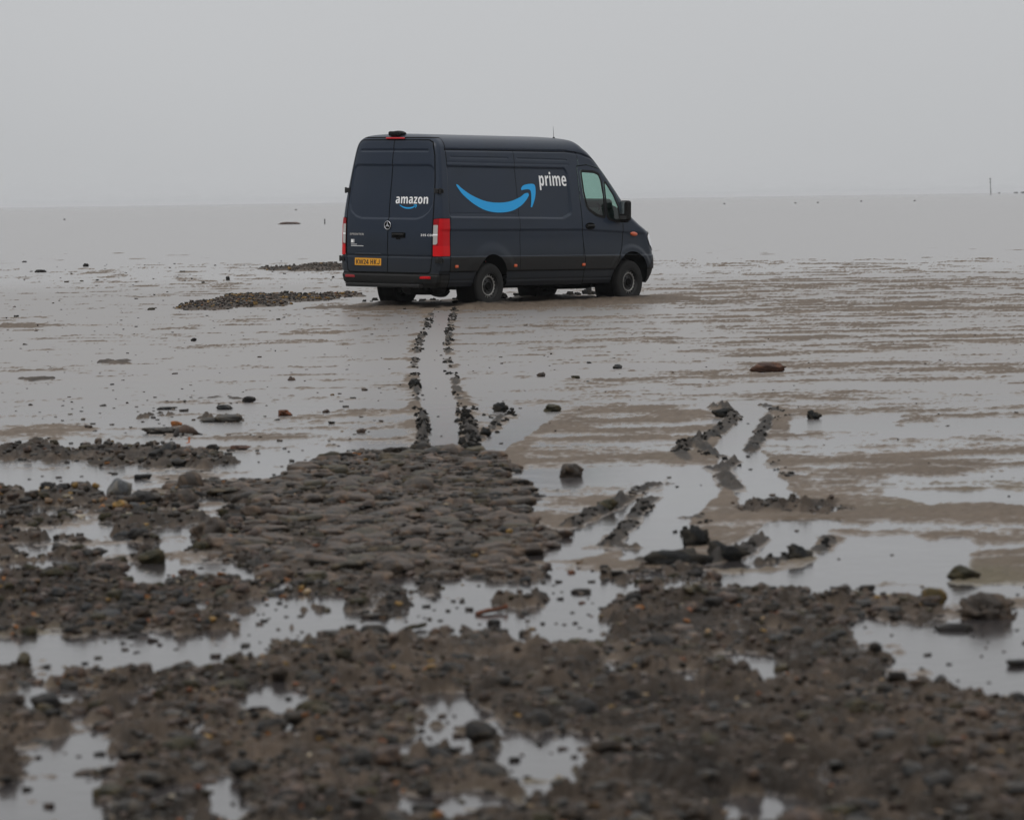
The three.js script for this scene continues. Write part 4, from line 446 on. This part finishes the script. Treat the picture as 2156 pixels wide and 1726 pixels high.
// arch linings
for (const [x, rx, ry] of [[0.045, 0.43, 0.485], [3.685, 0.495, 0.505]]) for (const s of [-1, 1]) { const g = new THREE.CylinderGeometry(1, 1, 0.36, 40, 1, true, Math.PI / 2 - 1.65, 3.3).rotateX(-Math.PI / 2).rotateZ(Math.PI).scale(rx, ry, 1).translate(x, 0.36, s * 0.8); addV('arch_lining', mergeGeometries([g, new THREE.CircleGeometry(1, 40, 0, Math.PI).scale(rx, ry, 1).translate(x, 0.36, s * 0.62)]), dark); }
// wheels
const prof = [[0.2, -0.105], [0.215, -0.118], [0.26, -0.121], [0.31, -0.119], [0.334, -0.108], [0.348, -0.09], [0.355, -0.06], [0.356, 0], [0.355, 0.06], [0.348, 0.09], [0.334, 0.108], [0.31, 0.119], [0.26, 0.121], [0.215, 0.118], [0.2, 0.105]].map(([r, y]) => new THREE.Vector2(r, y));
const tyreGeo = (() => { const g = new THREE.LatheGeometry(prof, 96), p = g.attributes.position; for (let i = 0; i < p.count; i++) { const x = p.getX(i), y = p.getY(i), z = p.getZ(i), r = Math.hypot(x, z); if (r > 0.345) { const a = Math.atan2(z, x), k = 1 - 0.012 * (Math.sin(a * 48 + (Math.abs(y) > 0.05 ? 1.5 : 0)) > 0.3 ? 1 : 0); p.setXYZ(i, x * k, y, z * k); } } g.computeVertexNormals(); return g.rotateX(Math.PI / 2); })();
const rimGeo = new THREE.LatheGeometry([[0.0, 0.075], [0.05, 0.078], [0.06, 0.06], [0.1, 0.04], [0.135, 0.045], [0.152, 0.06], [0.165, 0.035], [0.185, 0.02], [0.192, 0.06], [0.204, 0.1], [0.21, 0.108], [0.2, 0.112]].map((p) => new THREE.Vector2(...p)), 64).rotateX(Math.PI / 2);
const ringGeo = new THREE.TorusGeometry(0.146, 0.0105, 12, 56).translate(0, 0, 0.068);
const spokeGeo = mergeGeometries(Array.from({ length: 20 }, (_, k) => new RoundedBoxGeometry(0.034, 0.022, 0.014, 2, 0.005).translate(0.17, 0, 0.056).rotateZ(k * Math.PI / 10)));
for (const x of [0, 3.665]) for (const s of [1, -1]) { const w = new THREE.Group(); w.name = 'wheel'; van.add(w); w.position.set(x + 0.03, x ? 0.352 : 0.338, s * 0.858); if (s < 0) w.rotation.y = Math.PI; w.rotateZ(x ? 0.13 : 0.05);
  add('tyre', tyreGeo, tyreMat, w); add('rim', rimGeo, rimMat, w); add('trim_ring', ringGeo, ringMat, w); add('rim_slots', spokeGeo, ringMat, w);
  add('hub_cap', new THREE.CylinderGeometry(0.055, 0.06, 0.03, 28).rotateX(Math.PI / 2).translate(0, 0, 0.075), dark, w); for (let k = 0; k < 6; k++) { const a = k * Math.PI / 3; add('wheel_nut', new THREE.CylinderGeometry(0.012, 0.012, 0.03, 6).rotateX(Math.PI / 2).translate(Math.cos(a) * 0.085, Math.sin(a) * 0.085, 0.06), rimMat, w); } }
// side lamps, mirrors, aerial
for (const s of [1, -1]) { for (const x of [-0.85, 0.615, 2.385]) addV('marker_lamp', mergeGeometries([rbox(0.075, 0.045, 0.024, 0.011, x, 0.648, s * (sideFace(x, 0.648) + 0.006))]), amber);
  const rp = new THREE.SphereGeometry(1, 20, 12).scale(0.1, 0.035, 0.022).rotateZ(-0.08).translate(3.745, 1.132, s * 0.995); addV('side_indicator', rp, amber);
  const m = new THREE.Group(); m.name = 'wing_mirror'; van.add(m);
  add('mirror_housing', rbox(0.12, 0.33, 0.185, 0.045, 3.3, 1.51, s * 1.15), rubber, m); add('mirror_glass', new RoundedBoxGeometry(0.008, 0.2, 0.13, 3, 0.003).rotateY(s * 0.3).translate(3.238, 1.555, s * 1.15), std(0.13, 0.15, 0.15, 0.05, { metalness: 1 }), m); add('blind_spot_glass', new RoundedBoxGeometry(0.008, 0.06, 0.13, 3, 0.003).translate(3.238, 1.40, s * 1.15), std(0.12, 0.12, 0.12, 0.08, { metalness: 0.6 }), m);
  add('mirror_arm', rbox(0.11, 0.06, 0.26, 0.025, 3.31, 1.35, s * 1.05), rubber, m); }
addV('aerial', mergeGeometries([new THREE.CylinderGeometry(0.002, 0.004, 0.18, 8).rotateZ(0.1).translate(2.48, 2.765, 0.3), new THREE.CylinderGeometry(0.015, 0.03, 0.03, 12).translate(2.49, 2.668, 0.3)]), rubber);
// cab
addV('bulkhead', rbox(0.04, 2.0, 1.66, 0.01, 2.2, 1.42, 0), cabMat);
const seatG = (z) => { const g = new THREE.Group(); g.name = 'cab_seat'; van.add(g); add('seat_cushion', rbox(0.5, 0.16, 0.5, 0.06, 3.05, 0.98, z), cabMat, g); add('seat_back', rbox(0.14, 0.62, 0.48, 0.06, 2.78, 1.34, z), cabMat, g); add('headrest', rbox(0.1, 0.2, 0.26, 0.045, 2.74, 1.74, z), cabMat, g); add('seat_base', rbox(0.42, 0.4, 0.44, 0.04, 2.7, 0.7, z), dark, g); };
seatG(0.5); seatG(-0.5);
{ const d = new THREE.Group(); d.name = 'dashboard'; van.add(d); const g = new THREE.CylinderGeometry(0.24, 0.26, 1.36, 24).rotateX(Math.PI / 2).scale(1.25, 0.75, 1).translate(3.5, 1.42, 0); add('dash_top', g, cabMat, d); add('dash_front', rbox(0.35, 0.6, 1.5, 0.08, 3.5, 1.05, 0), cabMat, d); add('binnacle', rbox(0.3, 0.2, 0.5, 0.08, 3.45, 1.6, 0.45), cabMat, d); add('steering_wheel', new THREE.TorusGeometry(0.2, 0.016, 10, 36).rotateY(Math.PI / 2).rotateZ(-0.5).translate(3.25, 1.5, 0.45), dark, d); add('cab_floor', rbox(1.7, 0.05, 1.8, 0.02, 3.05, 0.62, 0), dark, d); }

// ------------------------------------------------------------------ single rocks, clods and sticks: [name, category, label, sheet place of the foot, width and height on the sheet, material, shape, turn]
let rockSeed = 900;
function rock(name, cat, label, px, py, w, h, mat, o = {}) {
  const u = unitAt(px, py), [x, z] = G(px, py), W = w * u / 2, Hh = h * u, fl = Hh / (2 * W) / (o.sit ?? 0.75);
  const m = add(name, blob(o.seed ?? rockSeed++, 4, { flat: 1, long: o.long ?? 1.15, rough: (o.rough ?? 0.3) * 1.15, square: o.square ?? 0, fine: o.fine ?? 0.13, facets: mat === SM.mud ? 0 : 4 }), mat); m.position.set(x, Math.max(0, groundAt(x, z) * 0.5) + Hh * 0.5 - W * fl * (1 - (o.sit ?? 0.75)) , z); m.scale.set(W, W * fl, W); m.rotation.set(0, o.turn ?? 0, o.tilt ?? 0);
  return tag(m, label, cat); }
rock('boulder', 'rock', 'squat dark brown boulder with a flat top right of the causeway', 1203, 1004, 50, 33, SM.brown, { square: 0.3, rough: 0.34, long: 1.2, turn: 0.5, tilt: 0.12, seed: 1203 });
rock('rock', 'rock', 'reddish lumpy rock lying flat on the ripples right of the van', 1615, 783, 70, 18, SM.red, { rough: 0.35, long: 1.6 });
rock('weedy_rock', 'rock', 'olive weed covered rock at the right of the pool', 2027, 1221, 66, 27, SM.olive, { rough: 0.3 });
rock('boulder', 'rock', 'wide grey double-humped boulder at the right edge of the pool', 2078, 1300, 118, 44, SM.brown, { rough: 0.42, seed: 977, fine: 0.24 });
rock('weedy_rock', 'rock', 'yellow brown weedy rock at the right tip of the rubble', 1966, 1280, 60, 32, stoneMat(0.13, 0.09, 0.03), { square: 0.4 });
rock('stone', 'stone', 'flat dark stone awash below left of the double-humped boulder', 2010, 1326, 75, 13, SM.dark, { long: 1.8 });
rock('boulder', 'rock', 'pale pointed grey boulder with a dark foot left of the causeway', 252, 1048, 52, 42, SM.slate2, { rough: 0.18, square: 0.3, tilt: -0.35, seed: 931 });
rock('boulder', 'rock', 'rounded brown boulder at the upper left corner of the causeway', 399, 1036, 56, 42, SM.brown, { rough: 0.16 });
rock('stone', 'stone', 'low grey stone lying below the pale pointed boulder', 303, 1066, 70, 30, SM.grey, { tilt: 0.12 });
rock('stone', 'stone', 'brown slab under the rounded boulder beside the causeway', 392, 1066, 54, 34, SM.brown, {});
rock('boulder', 'rock', 'knobbly brown boulder in the pool left of the causeway', 445, 1146, 66, 52, SM.brown, { rough: 0.4, seed: 955 });
rock('stone', 'stone', 'ochre stone below the pale pointed boulder', 249, 1076, 32, 18, SM.ochre, {});
rock('weedy_stone', 'stone', 'olive brown weedy stone among the left hand pools', 318, 1186, 54, 30, SM.olive, {});
rock('stone', 'stone', 'flat brown grey stone alone in the strip pool', 792, 1300, 62, 11, SM.hump, { long: 1.7 });
rock('stone', 'stone', 'small dark round stone beside the rusty stick', 1040, 1315, 30, 15, SM.dark, {});
rock('stone', 'stone', 'dark stone with a brown side in the pool below the ruts', 1226, 1248, 42, 12, SM.grey, { long: 1.6 });
rock('stone', 'stone', 'small brown stone left alone between van and boulder', 1140, 793, 20, 9, SM.brown, {});
rock('stone', 'stone', 'small olive stone right of the causeway ruts, beyond the boulder', 1213, 797, 18, 7, SM.olive, {});
rock('stone', 'stone', 'small slate grey stone on the smooth film before the van front', 1300, 776, 21, 9, SM.slate, {});
rock('stone', 'stone', 'tiny dark stone nearest the van front wheel', 1240, 765, 10, 5, SM.dark, {});
rock('stone', 'stone', 'round tan pebble left of the left rut', 761, 911, 20, 10, SM.pink, {});
rock('stone', 'stone', 'tan stone alone on the film at the left', 613, 801, 16, 8, SM.pink, {});
rock('stone', 'stone', 'orange brown stone beside the left mud ripples', 596, 875, 28, 14, SM.rust, { rough: 0.4 });
rock('pebble', 'pebble', 'bright orange pebble above the wading bird', 371, 896, 23, 11, SM.orange, {});
rock('stone', 'stone', 'flat reddish brown clod at the right end of the weedy strip', 509, 946, 40, 9, SM.red, { rough: 0.5, long: 1.8 });
rock('weedy_stone', 'stone', 'dark weedy hump behind the wading bird', 345, 912, 84, 16, SM.hump, { long: 1.8, rough: 0.4, fine: 0.25 });
rock('stone', 'stone', 'grey hump, right one of the pair above the bird', 485, 888, 58, 17, SM.hump, { long: 1.5 });
rock('stone', 'stone', 'grey hump, left one of the pair above the bird', 444, 888, 42, 12, SM.hump, { long: 1.5 });
rock('stone', 'stone', 'flat oval slate stone awash below the row of stones', 350, 862, 38, 8, SM.slate, { long: 1.6 });
rock('stone', 'stone', 'domed slate stone between the flat oval stone and the left rut', 471, 862, 34, 12, SM.slate, { long: 1.6 });
rock('stone', 'stone', 'dark angular stone at the right end of the row', 521, 847, 30, 14, SM.dark, { square: 0.4 });
rock('mud_clod', 'mud clod', 'single dark clod right of the right hand rut', 1710, 882, 28, 14, SM.mud, { rough: 0.5, fine: 0.2 });
rock('mud_clod', 'mud clod', 'dark round clod above the short side rut', 1057, 866, 28, 17, SM.mud, { rough: 0.5, fine: 0.2 });
rock('mud_clod', 'mud clod', 'dark clod at the right end of the short side rut', 1022, 918, 28, 17, SM.mud, { rough: 0.5, fine: 0.2 });
rock('mud_clod', 'mud clod', 'dark mound alone on the left edge of the long rut', 874, 818, 26, 18, SM.mud, { fine: 0.2, rough: 0.5 });
rock('mud_clod', 'mud clod', 'tall blackish clod in the middle of the crossing ruts', 1471, 1150, 50, 38, SM.mud, { fine: 0.2, rough: 0.5 });
rock('mud_clod', 'mud clod', 'long black clod lowest of the crossing ruts', 1418, 1190, 120, 32, SM.mud, { fine: 0.2, rough: 0.5, long: 2.2 });
rock('mud_clod', 'mud clod', 'blackish clod just right of the long black one', 1532, 1180, 84, 34, SM.mud, { fine: 0.2, rough: 0.5, long: 1.8 });
rock('mud_clod', 'mud clod', 'pointed dark clod right of the lowest rut', 1685, 1178, 46, 27, SM.mud, { rough: 0.4 });
rock('mud_clod', 'mud clod', 'highest dark clod at the top of the crossing ruts', 1523, 878, 46, 18, SM.mud, { rough: 0.5, fine: 0.2 });
rock('mud_clod', 'mud clod', 'olive clod on the bank of the leftmost crossing rut', 1278, 1078, 40, 20, SM.olive, { rough: 0.4 });
rock('mud_clod', 'mud clod', 'brown clod on the spit at the tip of the short side rut', 1160, 866, 34, 14, SM.olive, { rough: 0.5 });
rock('stone', 'stone', 'dark block standing in the water left of the far shingle', 479, 590, 10, 9, SM.dark, { square: 0.5 });
rock('stone', 'stone', 'dark stone with a raised left end far out at the left', 180, 561, 14, 6, SM.dark, { long: 2 });
rock('log', 'driftwood', 'dark log half sunk far out at the left', 84, 573, 22, 6, SM.dark, { long: 2.6 });
rock('stone', 'stone', 'flat dark stone farthest out at the left', 51, 552, 10, 3, SM.dark, {});
rock('mud_bank', 'mud bank', 'low brown mud bank rising from the water left of the van', 609, 472, 46, 5, SM.red, { long: 2, rough: 0.2 });
rock('stone', 'stone', 'lone dark stone between far shingle and left edge', 407, 718, 12, 6, SM.dark, {});
rock('stone', 'stone', 'dark stone in the pool at the right edge of the picture', 2145, 1402, 44, 16, SM.dark, {});
const speck = stoneMat(0.13, 0.13, 0.13);
[[1525.6, 430, 'leftmost of the five dark specks far out right of the van'], [1675.6, 428.2, 'second from the left of the five dark specks far out'], [1722.7, 427.3, 'middle one, the darkest of the five specks far out'], [1814, 424.6, 'second from the right of the five dark specks far out'], [1927, 423.5, 'rightmost of the five dark specks far out'], [135, 463, 'single dark speck on the water at the far left'], [622.6, 442.6, 'faint speck near the horizon above the mud bank']].forEach(([x, y, l]) => rock('distant_rock', 'rock', l, x, y, 4.6, 2.8, speck, { rough: 0.15, long: 1 }));
{ // sticks
  const stick = (px, py, w, label, mat, slope) => { const u = unitAt(px, py), [x, z] = G(px, py), L = w * u, c = new THREE.CatmullRomCurve3([-0.5, -0.2, 0.15, 0.5].map((k, i) => new THREE.Vector3(k * L, slope * k * L + (i % 2) * 0.003, (i % 2) * 0.01 - k * 0.12))), g = new THREE.TubeGeometry(c, 20, 0.0085, 9), p = g.attributes.position; for (let i = 0; i < p.count; i++) { const k = 1 + 0.18 * noise(p.getX(i) * 90, p.getY(i) * 300); p.setY(i, p.getY(i) * k); } g.computeVertexNormals();
    const grp = new THREE.Group(); grp.name = numbered('stick'); scene.add(grp); grp.position.set(x, Math.max(0, groundAt(x, z)) + 0.012, z); add('branch', g, mat, grp); for (const s of [-1, 1]) add('broken_end', new THREE.IcosahedronGeometry(0.0095, 1).scale(0.6, 1, 1).translate(s * 0.5 * L, slope * s * 0.5 * L + (s > 0 ? 0.003 : 0), (s > 0 ? 0.01 : 0) - s * 0.06), mat, grp); tag(grp, label, 'stick'); };
  stick(1035, 1291, 64, 'rust brown stick lying in the strip pool', SM.rust, 0.12); stick(875, 1326, 40, 'olive brown stick at the edge of the rubble under the strip pool', SM.olive, 0.03); }
{ // beacon and post
  const g = new THREE.Group(); g.name = numbered('beacon_pole'); scene.add(g); const D = 2400, k = D / F, [x, z] = [(2092.5 - CX) * k, -D]; g.position.set(x, 0, z); g.rotation.z = 0.035;
  const m = std(0.03, 0.032, 0.034, 0.7); add('pole', new THREE.CylinderGeometry(0.22, 0.3, 10.2, 10).translate(0, 5.1, 0), m, g); add('top_mark', new THREE.ConeGeometry(0.62, 1.1, 12).rotateX(Math.PI).translate(0, 9.3, 0), m, g); add('top_mark', new THREE.ConeGeometry(0.62, 1.1, 12).translate(0, 7.9, 0), m, g); add('ladder_cage', new THREE.CylinderGeometry(0.34, 0.34, 2.2, 8).translate(0, 1.1, 0), m, g); tag(g, 'tall thin beacon pole with two top marks on the right horizon', 'beacon');
  const p = new THREE.Group(); p.name = numbered('mooring_post'); scene.add(p); const [qx, qz] = G(683.5, 471.5), u = unitAt(683.5, 471.5); p.position.set(qx, 0, qz); add('post', new THREE.CylinderGeometry(1.1 * u, 1.3 * u, 11 * u, 10).translate(0, 5 * u, 0), std(0.02, 0.02, 0.02, 0.8), p); add('post_cap', new THREE.CylinderGeometry(0.9 * u, 1.1 * u, 0.6 * u, 10).translate(0, 10.8 * u, 0), std(0.03, 0.028, 0.026, 0.8), p); tag(p, 'short dark wooden post standing in the water left of the van', 'post');
  const low = (px, w, h, label) => { const b = new THREE.Group(); b.name = numbered('breakwater'); scene.add(b); b.position.set((px - CX) * k, 0, -D + 20); b.rotation.y = 0.1; for (let i = 0; i < 3; i++) add('block', new RoundedBoxGeometry(w * k / 3.1, h * k * (1 + 0.25 * ((i * 7) % 3)), 1.6, 2, 0.15).translate((i - 1) * w * k / 3, 1.2, 0), m, b); tag(b, label, 'breakwater'); };
  low(2136, 8, 2.2, 'left one of two low dark breakwaters at the right end of the horizon'); low(2150, 7, 2.8, 'low dark breakwater cut by the right edge of the picture on the horizon'); low(2101, 4, 2, 'small dark breakwater just right of the beacon pole foot'); }
{ // a small wader walking left, head down: white belly, dark breast, brown back
  const b = new THREE.Group(); b.name = numbered('wading_bird'); scene.add(b); const px = 392, py = 936, [x, z] = G(px, py); b.position.set(x, Math.max(0.008, groundAt(x, z)), z); b.rotation.y = 0.35;
  const J = [[[-0.01, 0.082, 0], 0.034, [0.03, 0.074, 0], 0.026], [[-0.012, 0.08, 0], 0.034, [-0.045, 0.075, 0], 0.026], [[-0.045, 0.075, 0], 0.024, [-0.062, 0.062, 0.002], 0.0155], [[-0.062, 0.062, 0.002], 0.0155, [-0.068, 0.055, 0.003], 0.0145], [[0.03, 0.074, 0], 0.024, [0.065, 0.06, 0], 0.009], [[0.06, 0.062, 0], 0.009, [0.1, 0.052, 0], 0.0045], [[0.015, 0.066, 0.008], 0.015, [0.012, 0.045, 0.012], 0.006], [[0.012, 0.066, -0.008], 0.015, [0.016, 0.045, -0.012], 0.006], [[0, 0.1, 0.012], 0.01, [0.06, 0.072, 0.014], 0.006], [[0, 0.1, -0.012], 0.01, [0.06, 0.072, -0.014], 0.006]];
  const N = 72, mc = new MarchingCubes(N, new THREE.MeshBasicMaterial(), false, false, 60000), S = 0.11, C = [0.015, 0.07, 0]; mc.isolation = 0;
  for (let k = 0; k < N; k++) for (let j = 0; j < N; j++) for (let i = 0; i < N; i++) { const P = [C[0] + (i / N * 2 - 1) * S, C[1] + (j / N * 2 - 1) * S, C[2] + (k / N * 2 - 1) * S]; let acc = 0;
    for (const [a, ra, c, rc] of J) { const ex = c[0] - a[0], ey = c[1] - a[1], ez = c[2] - a[2], t = clamp(((P[0] - a[0]) * ex + (P[1] - a[1]) * ey + (P[2] - a[2]) * ez) / (ex * ex + ey * ey + ez * ez), 0, 1), d = Math.hypot(P[0] - a[0] - ex * t, P[1] - a[1] - ey * t, P[2] - a[2] - ez * t) - lerp(ra, rc, t); acc += Math.exp(-d * 260); }
    mc.field[i + j * N + k * N * N] = Math.log(acc + 1e-30) / 260; }
  mc.update(); const n = mc.count, pos = mc.positionArray.slice(0, n * 3), nor = mc.normalArray.slice(0, n * 3), col = new Float32Array(n * 3);
  for (let i = 0; i < n; i++) { const X = pos[i * 3] * S + C[0], Y = pos[i * 3 + 1] * S + C[1], Z = pos[i * 3 + 2] * S + C[2]; pos[i * 3] = X; pos[i * 3 + 1] = Y; pos[i * 3 + 2] = Z; const q = 0.5 + 0.5 * noise(X * 240, Z * 240 + Y * 90);
    let c = [lerp(0.03, 0.075, q), lerp(0.02, 0.042, q), lerp(0.014, 0.026, q)]; if (Y < 0.062 - X * 0.12 && X < 0.035) c = [0.62, 0.61, 0.58]; if (X < -0.02 && Y < 0.068 && X > -0.05) c = [0.025, 0.022, 0.02]; if (X < -0.05) c = [0.03, 0.025, 0.022]; if (X < -0.034 && X > -0.05 && Y < 0.066) c = [0.6, 0.58, 0.55]; if (X > 0.07) c = [0.03, 0.025, 0.022]; col.set(c, i * 3); }
  const g = new THREE.BufferGeometry(); g.setAttribute('position', new THREE.BufferAttribute(pos, 3)); g.setAttribute('normal', new THREE.BufferAttribute(nor, 3)); g.setAttribute('color', new THREE.BufferAttribute(col, 3)); g.computeVertexNormals(); add('body', mergeVertices(g, 1e-6), new THREE.MeshStandardMaterial({ vertexColors: true, roughness: 0.75, side: THREE.DoubleSide }), b);
  add('bill', new THREE.ConeGeometry(0.0042, 0.024, 10).rotateZ(2.25).translate(-0.086, 0.044, 0.004), std(0.02, 0.02, 0.02, 0.5), b); for (const s of [-1, 1]) add('eye', new THREE.SphereGeometry(0.0022, 10, 8).translate(-0.068, 0.062, 0.003 + s * 0.0135), std(0.006, 0.006, 0.006, 0.2), b);
  const leg = std(0.55, 0.15, 0.04, 0.5); for (const [s, dx] of [[1, -0.004], [-1, 0.012]]) { const c = new THREE.CatmullRomCurve3([[0.014, 0.05, s * 0.012], [0.017, 0.028, s * 0.012], [0.012 + dx, 0.004, s * 0.013]].map((q) => new THREE.Vector3(...q))); const toes = [-0.5, 0, 0.5].map((a) => new THREE.CapsuleGeometry(0.0016, 0.014, 3, 6).rotateZ(Math.PI / 2).translate(-0.008, 0, 0).rotateY(a).translate(0.012 + dx, 0.003, s * 0.013)); add('leg', mergeGeometries([new THREE.TubeGeometry(c, 12, 0.0034, 8), ...toes]), leg, b); }
  b.scale.setScalar(1.12); tag(b, 'small brown and white wading bird with orange legs, pecking on the weedy strip', 'bird'); }

scene.traverse((o) => { if (o.isMesh) o.castShadow = o.receiveShadow = true; });
renderer.render(scene, camera);
